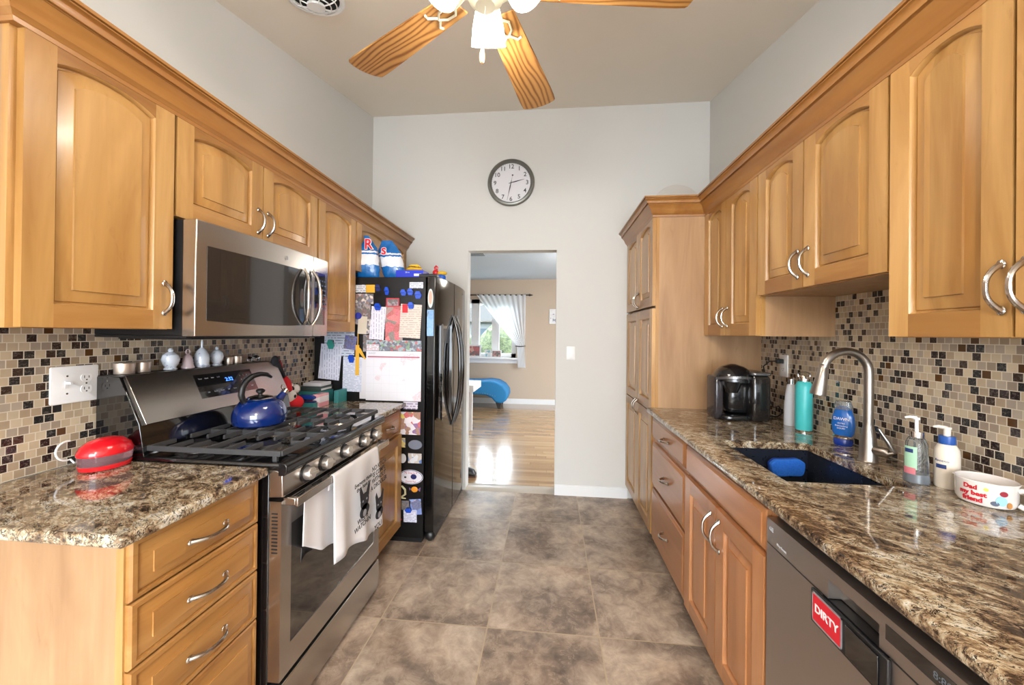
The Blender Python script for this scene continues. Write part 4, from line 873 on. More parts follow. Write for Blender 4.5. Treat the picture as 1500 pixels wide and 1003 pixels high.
sheet('paper', 'large sheet with black writing pinned behind, just under the narrow wall cabinet', 'paper', -1.500, -1.290, 1.208, 1.378, lined('writing_sheet', (198, 206, 222), (70, 74, 90), .017, .3), 1)
sheet('paper', 'lined white sheet held by the green clip, leftmost on the fridge side', 'paper', -1.520, -1.372, 1.052, 1.285, lined('handwritten_list', (208, 210, 226), (110, 112, 140), .017, .22, vertical=True), 3, 5)
clip('black and green magnetic clip holding the leftmost sheet', -1.472, -1.425, 1.256, 1.318, teal, 4)
sheet('badge', 'blue and purple badge card above the blue clip', 'badge', -1.352, -1.268, 1.254, 1.345, picture('badge_print', [(48, 34, 96), (30, 50, 150), (36, 30, 70), (26, 40, 120)], 40, 4), 3, 8)
t = thing('lanyard', 'yellow ribbon lanyard hanging left of the calendar', 'lanyard', (-1.258, FS, 1.082))
m = M(); m.tube([(-1.262, FS-.009, 1.36), (-1.262, FS-.010, 1.285)], .003, 6); m.build('cord', yel, t)
m = M(); m.box(-1.276, -1.252, FS-.012, FS-.0095, 1.085, 1.285); m.prism([(-1.252, 1.27), (-1.240, 1.26), (-1.205, 1.195), (-1.212, 1.19), (-1.252, 1.235)], 1, FS-.0118, FS-.0100); m.build('ribbon', yel, t)
clip('blue magnetic clip holding the typed sheet left of the calendar', -1.325, -1.284, 1.168, 1.220, blue, 3)
sheet('paper', 'typed white sheet held by a blue clip left of the calendar', 'paper', -1.365, -1.235, .975, 1.205, lined('typed_sheet', (212, 216, 232), (130, 140, 180), .010, .3), 2, 1)
sheet('paper', 'plain white envelope between the typed sheet and the calendar', 'paper', -1.250, -1.180, .930, 1.200, plain('envelope', (216, 214, 220), .7), 1)
sheet('card', 'white card with purple print just below the calendar', 'card', -.949, -.852, .870, .918, lined('purple_card', (206, 200, 214), (90, 60, 110), .016, .4), 1)
t = thing('sticker', 'white oval car magnet reading My Dog Is A Giants Fan', 'sticker', (-.890, FS, .381))
def disc(cx, cz_, rx_, rz_, y0, y1, n=40): return [[(cx+rx_*cos(2*pi*i/n), y, cz_+rz_*sin(2*pi*i/n)) for i in range(n)] for y in (y0, y1)]
m = M(); m.loops(disc(-.893, .428, .082, .047, FS, FS-.002)); m.build('backing', plain('oval_white', (214, 212, 222), .4), t)
m = M(); m.loops(disc(-.893, .428, .079, .044, FS-.002, FS-.0023)); m.build('border', plain('oval_navy', (40, 40, 96), .4), t)
m = M(); m.loops(disc(-.893, .428, .075, .041, FS-.0023, FS-.0026)); m.build('field', plain('oval_white2', (222, 220, 230), .4), t)
text('lettering', 'My Dog Is A', .017, Vector((-.893, FS-.0028, .455)), FACE_S, plain('oval_red', (170, 30, 60), .5), t); text('lettering', 'Giants Fan', .017, Vector((-.893, FS-.0028, .399)), FACE_S, plain('oval_red', (170, 30, 60), .5), t)
m = M(); m.loops(disc(-.874, .431, .020, .017, FS-.0026, FS-.0032)); m.build('helmet', navy, t)
m = M(); m.loops(disc(-.930, .426, .008, .006, FS-.0026, FS-.0031)); m.build('nose', blackm, t)
sheet('picture', 'square colourful picture magnet near the top of the lower fridge side', 'picture', -.985, -.833, .704, .852, picture('cartoon_colours', [(226, 222, 232), (120, 60, 140), (196, 40, 60), (226, 206, 70), (150, 100, 70), (234, 230, 240)], 30, 6), 1, group='magnets on the lower refrigerator side')
sheet('magnet', 'yellow and white souvenir magnet beside the grey disc magnet', 'magnet', -.985, -.932, .620, .681, picture('souvenir', [(214, 190, 90), (210, 206, 214), (120, 120, 140), (200, 170, 60)], 60, 7), 1, group='magnets on the lower refrigerator side', th=.004)
m = M(); m.loops(disc(-.866, .640, .046, .030, FS, FS-.005)); solo(m, 'magnet', plain('grey_magnet', (118, 124, 140), .45), 'plain grey disc magnet under the square picture', 'magnet', (-.866, FS, .610), 'magnets on the lower refrigerator side')
m = M(); m.loops(disc(-.948, .548, .022, .030, FS, FS-.006)); solo(m, 'magnet', plain('offwhite_magnet', (204, 202, 204), .4), 'plain off-white round magnet left of the blue picture magnet', 'magnet', (-.948, FS, .518), 'magnets on the lower refrigerator side')
sheet('magnet', 'blue and white picture magnet above the oval car magnet', 'magnet', -.912, -.822, .520, .583, picture('sky_magnet', [(60, 140, 210), (210, 214, 222), (46, 110, 190), (190, 180, 170)], 34, 8), 1, group='magnets on the lower refrigerator side', th=.003)
m = M(); m.tube([(-.978, FS-.004, .362), (-.950, FS-.004, .366), (-.930, FS-.004, .345), (-.928, FS-.004, .315), (-.950, FS-.004, .30), (-.972, FS-.004, .292), (-.925, FS-.004, .288)], [.004, .006, .007, .007, .006, .006, .004], 8); solo(m, 'magnet', plain('pale_green_magnet', (196, 190, 150), .4), 'curled pale green magnet left of the orange fish', 'magnet', (-.95, FS, .284), 'magnets on the lower refrigerator side')
t = thing('fish_magnet', 'small orange fish magnet below the oval car magnet', 'magnet', (-.864, FS, .327), group='magnets on the lower refrigerator side')
m = M(); m.ball((-.866, FS-.005, .350), .022, 14, sc=(1, .22, .85)); m.build('fish_body', plain('orange_magnet', (226, 150, 40), .4), t)
m = M(); m.prism([(-.846, .350), (-.826, .364), (-.830, .338)], 1, FS-.007, FS-.002); m.prism([(-.886, .350), (-.902, .360), (-.900, .342)], 1, FS-.007, FS-.002); m.build('fins', plain('purple_fin', (120, 90, 130), .4), t)
sheet('card', 'blue photo card with a portrait, tilted, near the foot of the fridge side', 'card', -.905, -.825, .185, .285, picture('portrait_card', [(70, 110, 190), (96, 140, 214), (200, 150, 140), (40, 60, 120)], 26, 9), 1, -5, group='magnets on the lower refrigerator side')
sheet('card', 'dark photo card left of the portrait card', 'card', -.955, -.895, .212, .272, picture('dark_card', [(26, 24, 34), (90, 70, 50), (36, 34, 60)], 40, 3), 1, group='magnets on the lower refrigerator side')
sheet('card', 'white note hanging from a blue clip near the foot of the fridge side', 'card', -.938, -.850, .135, .214, lined('note_print', (206, 206, 222), (120, 120, 150), .010, .35), 3, -1, group='magnets on the lower refrigerator side')
clip('small blue clip holding the note near the foot of the fridge side', -.925, -.880, .200, .232, blue, 4)
sheet('ribbon', 'red ribbon scrap by the cabinet edge at the foot of the fridge side', 'ribbon', -.985, -.948, .130, .160, redm, 1, 30, group='magnets on the lower refrigerator side')
# stickers on the near door edge (the door's own side faces the camera)
t = thing('magnet', 'tall oval picture magnet on the edge of the near refrigerator door', 'magnet', (-.773, FS, 1.53)); m = M(); m.loops(disc(-.775, 1.595, .018, .062, FS, FS-.002)); m.build('oval', plain('oval_pale', (196, 206, 206), .4), t)
m = M(); m.loops(disc(-.775, 1.600, .011, .045, FS-.002, FS-.0025)); m.build('figure', plain('oval_peach', (206, 160, 140), .5), t)
sheet('magnet', 'light blue strip magnet below the oval on the door edge', 'magnet', -.797, -.752, 1.350, 1.520, picture('blue_strip', [(70, 140, 200), (96, 160, 214), (40, 70, 110), (110, 170, 220)], 24, 11), 1)
# ------------------------------------------------------------------ on top of the refrigerator
TZ = FT+.0005
def foil(name, cols):
    k = NT(name); Z = k.sep(k.obj())[2]; n = k.noise(k.obj(), 24, 3); z = k.math('ADD', Z, k.math('MULTIPLY_ADD', n, .03, -.015))
    c = k.ramp(k.math('MULTIPLY', z, 3.2), cols, True); k.base(c); k.set(Roughness=.22, Coat_Weight=.6); k.bump(k.noise(k.obj(), 34, 4, .6, .8), .7, .008); return k.m
BL, WH = srgb(24, 104, 176), srgb(222, 224, 230)
chipm = foil('chip_bag_foil', [(0, BL), (.30, WH), (.52, BL), (.56, WH), (.60, BL)])
def bag(name, label, cx, y, w, h, d, lean, mat, cat='chip bag', txt=None):
    t = thing(name, label, cat, (cx, y, TZ), group='snack bags on the refrigerator'); m = M(); ls = []; n = 28
    for j in range(15):
        v = j/14; ww = w/2*(.86+.14*min(1, v*5))*(1-.55*max(0, v-.72)/.28*(1 if v > .72 else 0)); dd = d/2*(max(.06, (sin(pi*min(1, v*1.02+.10)))**.6)); 
        ls.append([(lean*v+ww*cos(2*pi*i/n)*(1+.04*sin(5*v*6+i)), dd*sin(2*pi*i/n)*(1+.15*sin(3*i+9*v)), h*v) for i in range(n)])
    m.loops(ls); o = m.build('bag', mat, None, ang=80); o.parent = t
    if txt:
        for q_, mt_, b_ in ((0, plain('chip_white', (235, 232, 236), .3), .0055), (1, plain('chip_red', (200, 28, 48), .3), .0018)):
            text('lettering', txt[0], .095, Vector((txt[1], y-d*.5-.004-.002*q_, TZ+txt[2])), FACE_S, mt_, t, bold=b_, extrude=.0008)
    return t
bag('chip_bag', 'blue and white chip bag with red letters, leftmost on the refrigerator', -1.255, 2.53, .19, .300, .11, -.04, chipm, txt=('R', -1.222, .225))
bag('chip_bag', 'blue and white chip bag behind, right of the leftmost bag on the refrigerator', -1.088, 2.615, .165, .285, .11, -.07, chipm, txt=('s', -1.152, .205))
bag('snack_bag', 'crumpled yellow snack bag behind the blue box', -.985, 2.70, .13, .13, .08, .0, foil('yellow_foil', [(0, srgb(226, 180, 40)), (.24, srgb(196, 150, 36)), (.3, srgb(232, 190, 50)), (.34, srgb(120, 70, 30)), (.37, srgb(232, 190, 50))]), 'snack bag')
t = thing('food_box', 'low royal blue cardboard box on the refrigerator', 'box', (-.93, 2.52, TZ)); m = M(); m.box(-1.03, -.842, 2.475, 2.60, TZ, TZ+.052); m.build('carton', plain('royal_blue_card', (24, 50, 190), .4), t, bevel=.001)
m = M(); m.box(-.905, -.855, 2.4742, 2.475, TZ+.012, TZ+.028); m.build('label_patch', plain('box_white', (214, 220, 236), .5), t); text('lettering', 'KLONDIKE', .014, Vector((-.950, 2.474, TZ+.037)), FACE_S, plain('box_white', (214, 220, 236), .5), t)
bpy.data.objects.remove([o for o in t.children if o.name.startswith('lettering')][0])
text('lettering', '20 ct', .014, Vector((-.950, 2.474, TZ+.037)), FACE_S, plain('box_white', (214, 220, 236), .5), t)
ty = thing('toy', 'small red, yellow and blue toy near the front corner of the refrigerator top', 'toy', (-.80, 2.72, TZ))
m = M(); m.ball((-.795, 2.72, TZ+.034), .034, 16, sc=(1.2, .8, 1)); m.build('toy_body', plain('toy_blue', (30, 90, 190), .3), ty)
m = M(); m.ball((-.785, 2.72, TZ+.068), .030, 16, sc=(1.3, .8, .55)); m.build('toy_band', plain('toy_yellow', (220, 176, 40), .35), ty)
m = M(); m.tube([(-.815, 2.72, TZ+.066), (-.835, 2.72, TZ+.090), (-.838, 2.72, TZ+.112), (-.828, 2.72, TZ+.122), (-.818, 2.72, TZ+.112), (-.822, 2.72, TZ+.095)], .007, 8); m.ball((-.83, 2.72, TZ+.072), .024, 12); m.build('toy_red_loop', redm, ty)
# ------------------------------------------------------------------ far left countertop clutter
CT = .9155
def bookbox(name, label, cat, x0, x1, y0, y1, z0, z1, mat, band=None):
    t = thing(name, label, cat, ((x0+x1)/2, (y0+y1)/2, z0), group='boxes stacked by the refrigerator'); m = M(); m.box(x0, x1, y0, y1, z0, z1); m.build('box_body', mat, t, bevel=.0015)
    if band: m = M(); m.box(x1, x1+.0006, y0+.005, y1-.01, z0+.006, z1-.012); m.build('label_panel', band, t)
    return t
tealb = plain('teal_box', (56, 132, 134), .5)
bookbox('box', 'teal box lying under the stapler at the bottom of the stack', 'box', -1.58, -1.385, 2.14, 2.27, CT, CT+.030, tealb)
bookbox('box', 'tall teal box standing between stack and hanging sheets', 'box', -1.365, -1.335, 2.32, 2.425, CT, CT+.080, tealb)
bookbox('box', 'white and pink striped box at the front of the stack', 'box', -1.42, -1.370, 2.18, 2.275, CT, CT+.075, picture('pink_box', [(226, 150, 160), (230, 222, 228), (222, 130, 146)], 26, 2), None)
bookbox('box', 'larger teal box behind, carrying the grey box', 'box', -1.58, -1.43, 2.285, 2.425, CT, CT+.075, tealb)
bookbox('box', 'dark grey and white box on top of the larger teal box', 'box', -1.57, -1.435, 2.29, 2.42, CT+.076, CT+.106, plain('dark_green_grey', (60, 74, 72), .5), plain('box_stripe_white', (214, 212, 212), .5))
bookbox('box', 'flat white box topmost of the stack by the refrigerator', 'box', -1.56, -1.44, 2.30, 2.415, CT+.107, CT+.128, plain('flat_white_box', (202, 200, 204), .5))
st = thing('stapler', 'navy blue stapler lying on the teal box behind the range', 'stapler', (-1.47, 2.13, CT+.0305)); z0 = CT+.0305
m = M(); m.rbox(-1.555, -1.39, 2.148, 2.186, z0, z0+.010, .010); m.build('base', navy, st)
m = M(); m.prism([(-1.550, z0+.014), (-1.395, z0+.020), (-1.392, z0+.034), (-1.42, z0+.046), (-1.50, z0+.042), (-1.552, z0+.028)], 1, 2.152, 2.182); m.build('top_arm', plain('stapler_blue', (24, 56, 140), .25), st, bevel=.004)
m = M(); m.box(-1.540, -1.400, 2.156, 2.178, z0+.010, z0+.016); m.build('magazine', chrome, st)
# holiday plush leaning at the far end of the range
pl = thing('plush_toy', 'red and white holiday plush doll with black mittens beside the kettle', 'toy', (-1.47, 2.04, CT))
fur = plain('white_fleece', (214, 208, 204), .9); rf = plain('red_fleece', (196, 24, 34), .9); bf = plain('black_felt', (28, 28, 32), .85)
Q = lambda dx, dy, z: (-1.475+dx, 2.040+dy, CT+z)
m = M(); m.ball(Q(.02, .03, .045), .045, 18, sc=(1, 1.25, .95)); m.ball(Q(0, -.02, .055), .030, 14); m.build('lower_body', rf, pl)
m = M(); m.ball(Q(.01, .0, .085), .040, 18, sc=(.9, 1, 1.05)); m.ball(Q(.0, .06, .12), .028, 14); m.build('fleece_belly', fur, pl)
m = M(); m.ball(Q(.046, -.002, .088), .010, 10, sc=(.4, 1, 1)); m.build('face_mark', bf, pl)
m = M(); m.tube([Q(0, -.045, .112), Q(.014, -.015, .122), Q(.012, .02, .128)], [.014, .017, .014], 12); m.build('belt', bf, pl)
m = M(); m.tube([Q(.0, -.02, .12), Q(-.002, -.025, .17), Q(-.005, -.035, .195)], [.036, .032, .022], 14); m.build('upper_body', rf, pl)
m = M(); m.tube([Q(0, -.05, .128), Q(.02, -.02, .140), Q(.01, .02, .150)], .009, 10); m.build('fleece_trim', fur, pl)
m = M(); m.tube([Q(-.01, -.02, .19), Q(-.012, -.055, .25), Q(-.015, -.085, .285)], [.014, .016, .022], 12); m.ball(Q(-.015, -.085, .290), .024, 12, sc=(.8, 1, 1.3)); m.build('mitten', bf, pl)
m = M(); m.tube([Q(-.03, -.01, .20), Q(-.035, -.035, .27), Q(-.035, -.06, .31)], [.012, .020, .014], 12); m.build('raised_leg', rf, pl)
# ------------------------------------------------------------------ towel on the oven handle
tw = thing('dish_towel', 'white dish towel printed with a black dog, folded over the oven handle', 'towel', (-.838, 1.6, .45))
def drape(name, y0, y1, zb0, zb1, xo, amp, nf, mat, back=None, ph=0):
    m = M(); ny, nz = 40, 20; hx_, hz_ = -.844, .799; vs = []; R1 = .0105
    L1 = []
    for j in range(ny+1):
        u = j/ny; y = y0+(y1-y0)*u; zb = zb0+(zb1-zb0)*u+.010*sin(u*7+ph); row = []
        for i in range(nz+1):
            v = i/nz
            if back is not None:   # up from behind, over the bar, down the front
                tot = 1; 
                if v < .2: a = v/.2; z = hz_-back*(1-a); x = hx_-R1; fd = (1-a)
                elif v < .4: a = (v-.2)/.2*pi; x = hx_-R1*cos(a); z = hz_+R1*sin(a); fd = 0
                else: a = (v-.4)/.6; x = hx_+R1; z = hz_-(hz_-zb)*a; fd = a
            else:
                a = v; x = hx_+xo; z = hz_-.02-(hz_-.02-zb)*a; fd = .3+a
            fl = amp*fd**.7; row.append((x+fl*sin(u*nf*2*pi+ph)*(1 if x > hx_-.01 else .25)+(.012*fd if back is not None and x > hx_ else 0), y+fl*.5*cos(u*nf*2*pi+ph)+(u-.5)*.02*fd, z))
        L1.append(row)
    vs = [p for r in L1 for p in r]; n = nz+1
    m.add(vs, [(j*n+i, (j+1)*n+i, (j+1)*n+i+1, j*n+i+1) for j in range(ny) for i in range(nz)])
    o = m.build(name, mat, tw, ang=80); s_ = o.modifiers.new('cloth', 'SOLIDIFY'); s_.thickness = .0022; return o
clothm = NT('cotton_towel'); clothm.base(srgb(222, 220, 222)); clothm.set(Roughness=.9); clothm.bump(clothm.noise(clothm.obj(), 700, 2), .3, .0006); clothm = clothm.m
drape('towel_front', 1.425, 1.815, .468, .420, 0, .0105, 2.3, clothm, back=.05, ph=-.4)
drape('towel_back', 1.292, 1.47, .600, .500, -.022, .006, 2.0, clothm, ph=1)
def tp(y0, z0, s_=1): return lambda c: Vector((-.8005+.004, y0+c.x*s_, z0+c.y+(c.x)*.0))+Vector((c.z, 0, 0))
tin_ = plain('towel_ink', (40, 40, 46), .8)
for s_, sz, y, z in (('Everyone thinks', .017, 1.605, .722), ('they have to', .017, 1.605, .700), ('WILL B', .021, 1.600, .560), ('WATCHIN', .021, 1.600, .534), ('NO KITCH', .021, 1.755, .740), ('IS COMPL', .021, 1.755, .712), ('WITHOUT', .021, 1.755, .684), ('A DROOLER', .021, 1.755, .655), ('YOU', .024, 1.750, .455)):
    text('lettering', s_, sz*1.45, Vector((-.8005, y, z)), FACE_R, tin_, tw, bold=.0004)
def dogprint(yc, zc, s_):
    X = -.8008; m = M()
    def el(cy, cz2, ry_, rz_, d=0): m.loops([[(X+e, yc+s_*(cy+ry_*cos(2*pi*i/20)), zc+s_*(cz2+rz_*sin(2*pi*i/20))) for i in range(20)] for e in (d, d+.0006)])
    el(0, 0, .040, .038); el(0, -.045, .046, .030)
    for q in (-1, 1): m.prism([(yc+s_*q*.040, zc+s_*.010), (yc+s_*q*.012, zc+s_*.034), (yc+s_*q*.038, zc+s_*.078), (yc+s_*q*.050, zc+s_*.060)], 0, X, X+.0006)
    m.build('dog_print', tin_, tw)
    m = M(); X += .0008
    el(-.018, .004, .006, .005); el(.018, .004, .006, .005); el(0, -.055, .016, .016); m.build('dog_print_highlights', plain('towel_grey', (150, 150, 156), .8), tw)
dogprint(1.615, .630, .95); dogprint(1.762, .550, .88)
# ------------------------------------------------------------------ coffee maker
cm = thing('coffee_maker', 'black and silver single-serve coffee maker on the far right counter', 'coffee maker', (1.04, 2.25, CT))
silv = plain('silver_plastic', (120, 118, 118), .25, .7); bp = plain('coffee_black', (20, 20, 22), .2, 0, .5)
x0, x1, y0, y1 = .915, 1.168, 2.14, 2.36
m = M(); m.rbox(x0+.01, x1-.075, y0+.012, y1-.01, CT, CT+.028, .05, 6); m.build('drip_base', bp, cm)
m = M(); m.rbox(x0+.055, x1-.075, y0+.055, y1-.01, CT+.028, CT+.215, .035, 5); m.build('column', bp, cm)
m = M(); m.rbox(x1-.095, x1, y0+.005, y1-.01, CT, CT+.245, .018, 4); m.build('body_block', plain('coffee_dark', (30, 27, 26), .16, 0, .6), cm)
m = M(); m.rbox(x1-.097, x1+.002, y0+.003, y1-.008, CT+.245, CT+.262, .018, 4); m.build('tank_lid', silv, cm)
m = M(); m.rbox(x0-.010, x0+.035, y0+.06, y1-.04, CT+.0, CT+.235, .012, 4); m.build('water_tank', plain('smoky_tank', (70, 66, 70), .1, trans=.5), cm)
m = M(); ls = []
for j in range(8):
    v = j/7; z = CT+.205+.095*v; s_ = math.sqrt(max(.02, 1-v**2.4)); ls.append([(1.015+.100*s_*cos(2*pi*i/32), 2.245+.10*s_*sin(2*pi*i/32), z) for i in range(32)])
m.loops(ls); m.build('head_lid', bp, cm)
m = M(); m.lathe([(0, 0), (.028, 0), (.045, .045), (.048, .06), (0, .06)], (.985, 2.185, CT+.150)); m.build('brew_cup', bp, cm)
m = M(); ls = []
for i in range(17):
    a = pi+pi*i/16; ls.append([(1.005+(.085+d)*cos(a), 2.225+(.088+d)*sin(a), CT+.210+z+.016*sin(pi*i/16)) for d, z in ((0, 0), (.008, .002), (.008, .016), (0, .014))])
m.loops(ls); m.build('lid_handle', silv, cm)
text('brand_print', 'KEURIG', .012, Vector((.985, 2.128, CT+.238)), FACE_S, plain('print_grey', (190, 190, 190), .5), cm)
cd_ = thing('power_cord', 'black plug and cord running from the wall outlet to the coffee maker', 'cord', (1.285, 2.26, CT))
m = M(); m.box(XR-.052, XR-.0165, 2.245, 2.269, 1.222, 1.246); m.build('plug', blackm, cd_, bevel=.004)
m = M(); m.tube([(XR-.050, 2.257, 1.234), (XR-.08, 2.27, 1.232), (XR-.085, 2.32, 1.20), (XR-.055, 2.35, 1.12), (XR-.045, 2.34, 1.02), (XR-.04, 2.30, .97), (XR-.035, 2.26, .985), (XR-.03, 2.23, .955), (XR-.035, 2.27, .925), (XR-.075, 2.30, .922)], .0038, 8); m.build('cord', blackm, cd_)
# ------------------------------------------------------------------ bottles
def bottle(name, label, cat, x, y, prof, mat, extra=()):
    t = thing(name, label, cat, (x, y, CT)); m = M(); m.lathe(prof, (x, y, CT), 32); m.build('bottle_body', mat, t)
    for nm, pr, mt in extra: m = M(); m.lathe(pr, (x, y, CT), 24); m.build(nm, mt, t)
    return t
bottle('water_bottle', 'slim white bottle with a metal cap behind the turquoise bottle', 'bottle', 1.240, 2.105, [(0, 0), (.030, 0), (.032, .004), (.031, .10), (.026, .16), (.019, .205), (.014, .213), (0, .213)], plain('white_bottle', (206, 210, 220), .3), [('cap', [(0, .212), (.018, .212), (.018, .238), (.012, .246), (0, .246)], chrome)])
tb = bottle('water_bottle', 'turquoise insulated bottle with a steel lid on the right counter', 'bottle', 1.224, 1.981, [(0, .008), (.0335, .008), (.0345, .012), (.0345, .215), (.030, .232), (.022, .240), (0, .240)], plain('turquoise_coat', (70, 190, 192), .35),
       [('steel_base', [(0, 0), (.032, 0), (.033, .008), (0, .008)], chrome), ('cap', [(0, .239), (.022, .239), (.0225, .266), (.020, .270), (0, .270)], chrome)])
m = M(); m.tube([(1.224-.026, 1.981, CT+.262), (1.224-.028, 1.981, CT+.276), (1.224-.015, 1.981, CT+.283), (1.224+.015, 1.981, CT+.283), (1.224+.028, 1.981, CT+.276), (1.224+.026, 1.981, CT+.262)], .003, 8); m.build('bail_handle', nickel_h, tb)
# dish soap, standing on its cap, flattened body
dx, dy = 1.236, 1.748; ds = thing('dish_soap', 'blue squeeze bottle of dish soap behind the faucet', 'soap bottle', (dx, dy, CT))
def flat(prof, mt, nm, root, cx, cy_0, th, z0_=CT, n=32):
    m = M(); dv = Vector((-.80, -.60, 0)); sd = Vector((.60, -.80, 0))
    m.loops([[tuple(Vector((cx, cy_0, z0_+z))+sd*(w*cos(2*pi*i/n))+dv*(w*th*sin(2*pi*i/n))) for i in range(n)] for w, z in prof]); return m.build(nm, mt, root)
flat([(.001, .040), (.030, .041), (.037, .052), (.040, .085), (.037, .120), (.028, .150), (.012, .165), (.001, .166)], plain('clear_bottle_soap', (18, 100, 190), .12, 0, .6), 'bottle_body', ds, dx, dy, .55)
flat([(.001, .150), (.030, .150), (.032, .165), (.026, .185), (.001, .186)], plain('clear_plastic_shell', (205, 210, 212), .1, trans=.8), 'clear_shell', ds, dx, dy, .6)
flat([(.001, 0), (.030, 0), (.033, .006), (.033, .026), (.028, .032), (.001, .032)], plain('soap_cap_blue', (14, 52, 150), .2, 0, .5), 'cap', ds, dx, dy, .8)
flat([(.001, .030), (.036, .030), (.037, .037), (.030, .042), (.001, .042)], chrome, 'collar', ds, dx, dy, .7)
def soapfn(zc, cyl=None):
    dv = Vector((-.80, -.60, 0)); sd = Vector((.60, -.80, 0))
    return lambda c: Vector((dx, dy, CT+zc+c.y))+sd*c.x+dv*(.0245*math.sqrt(max(.1, 1-(c.x/.042)**2))+c.z)
text('lettering', 'DAWN', .0175, None, None, plain('soap_white', (240, 240, 245), .4), ds, fn=soapfn(.112), bold=0, sp=.92)
for s_, z in (('ULTRA', .094), ('Dishwashing', .083), ('LIQUID', .073)): text('lettering', s_, .0085, None, None, plain('soap_white', (240, 240, 245), .4), ds, fn=soapfn(z))
clr = plain('clear_soap_bottle', (224, 230, 232), .06, trans=.93, ior=1.3)
sb = bottle('soap_dispenser', 'clear hand soap pump bottle with a green and pink label', 'soap dispenser', 1.154, 1.329, [(0, 0), (.029, 0), (.031, .004), (.029, .05), (.026, .10), (.025, .125), (.019, .140), (.014, .144), (0, .144)], clr,
       [('collar', [(0, .143), (.017, .143), (.0175, .160), (0, .160)], chrome), ('pump_stem', [(0, .160), (.0045, .160), (.0045, .196), (.0075, .197), (.0075, .204), (0, .205)], plain('clear_pump', (226, 228, 232), .3)), ('soap_liquid', [(0, .003), (.026, .003), (.025, .030), (0, .030)], plain('pale_soap', (190, 200, 214), .1, trans=.6))])
m = M(); m.tube([(1.154, 1.329, CT+.203), (1.154-.014, 1.329+.006, CT+.2045), (1.154-.024, 1.329+.012, CT+.201)], [.005, .004, .003], 10); m.build('nozzle', plain('clear_pump', (226, 228, 232), .3), sb)
def wrap(cx, cy_0, r, a0, a1, z0_, z1_, mat, nm, root, n=14):
    m = M(); m.loops([[(cx+(r+d)*cos(a), cy_0+(r+d)*sin(a), CT+z) for d, z in ((0, z0_), (.0006, z0_), (.0006, z1_), (0, z1_))] for a in [a0+(a1-a0)*i/n for i in range(n+1)]]); return m.build(nm, mat, root)
wrap(1.154, 1.329, .0295, radians(168), radians(232), .045, .115, plain('label_green', (164, 206, 176), .4), 'label', sb)
wrap(1.154, 1.329, .0303, radians(168), radians(226), .030, .050, plain('label_pink', (206, 120, 130), .4), 'label_band', sb); wrap(1.154, 1.329, .0303, radians(175), radians(215), .096, .108, plain('label_navy', (40, 60, 110), .4), 'label_name', sb)
lb = bottle('lotion_bottle', 'cream lotion pump bottle with a blue collar beside the mug', 'lotion bottle', 1.212, 1.298, [(0, 0), (.026, 0), (.028, .004), (.0285, .09), (.027, .115), (.020, .130), (.014, .133), (0, .133)], plain('lotion_cream', (226, 216, 202), .35, coat=.3),
       [('collar', [(0, .132), (.018, .132), (.019, .136), (.0185, .156), (0, .157)], plain('collar_blue', (40, 84, 160), .3)), ('pump_stem', [(0, .156), (.008, .156), (.008, .176), (.010, .178), (.0095, .183), (0, .184)], plain('pump_cream', (226, 218, 206), .4))])
m = M(); m.tube([(1.212, 1.298, CT+.180), (1.212-.016, 1.298+.008, CT+.183), (1.212-.027, 1.298+.013, CT+.181)], [.006, .0045, .003], 10); m.build('nozzle', plain('pump_cream', (226, 218, 206), .4), lb)
wrap(1.212, 1.298, .0288, radians(178), radians(225), .060, .072, plain('label_navy', (40, 60, 110), .4), 'label_band', lb)
text('lettering', 'Aveeno', .011, None, None, plain('label_navy', (40, 60, 110), .4), lb, fn=lambda c: Vector((1.212+(.0290+c.z)*cos(radians(203)+c.x/.029), 1.298+(.0290+c.z)*sin(radians(203)+c.x/.029), CT+.083+c.y)))
# ------------------------------------------------------------------ mug
gx_, gy_ = 1.206, 1.187; mg = thing('mug', 'wide white soup mug reading Dad, My best friend, with a round handle', 'mug', (gx_, gy_, CT))
cw = plain('white_glazed_ceramic', (222, 216, 212), .15, coat=.6)
m = M(); m.lathe([(0, 0), (.044, 0), (.052, .004), (.057, .014), (.058, .060), (.060, .066), (.0585, .068), (.0555, .064), (.054, .016), (.047, .008), (0, .008)], (gx_, gy_, CT), 44); m.build('mug_body', cw, mg)
ha = radians(-62); hd = Vector((cos(ha), sin(ha), 0)); hp = []
for i in range(13):
    a = radians(125)-radians(250)*i/12; hp.append(tuple(Vector((gx_, gy_, CT+.034))+hd*(.0700+.021*cos(a))+Vector((0, 0, .023*sin(a)))))
m = M(); m.tube(hp, .0068, 12); m.build('mug_handle', cw, mg)
def mugfn(a0, z): return lambda c: Vector((gx_+(.0582+c.z)*cos(a0+c.x/.058), gy_+(.0582+c.z)*sin(a0+c.x/.058), CT+z+c.y))
rd = plain('mug_red', (190, 30, 44), .3)
for s_, z, a_ in (('Dad', .050, 196), ('my best', .034, 200), ('friend', .018, 200)): text('lettering', s_, .0165, None, None, rd, mg, fn=mugfn(radians(a_), z), bold=.0007, extrude=.0004)
def mugdot(a, z, rx_, rz_, mat, nm, e=.0004):
    m = M(); n = 18; m.loops([[(gx_+(.0580+d)*cos(a+rx_*cos(2*pi*i/n)/.058), gy_+(.0580+d)*sin(a+rx_*cos(2*pi*i/n)/.058), CT+z+rz_*sin(2*pi*i/n)) for i in range(n)] for d in (-.001, e)]); m.build(nm, mat, mg)
mugdot(radians(225), .050, .0045, .0045, plain('mug_yellow', (232, 206, 80), .4), 'yellow_flower'); mugdot(radians(252), .026, .011, .013, plain('mug_blue', (150, 196, 228), .4), 'blue_patch', .0005)
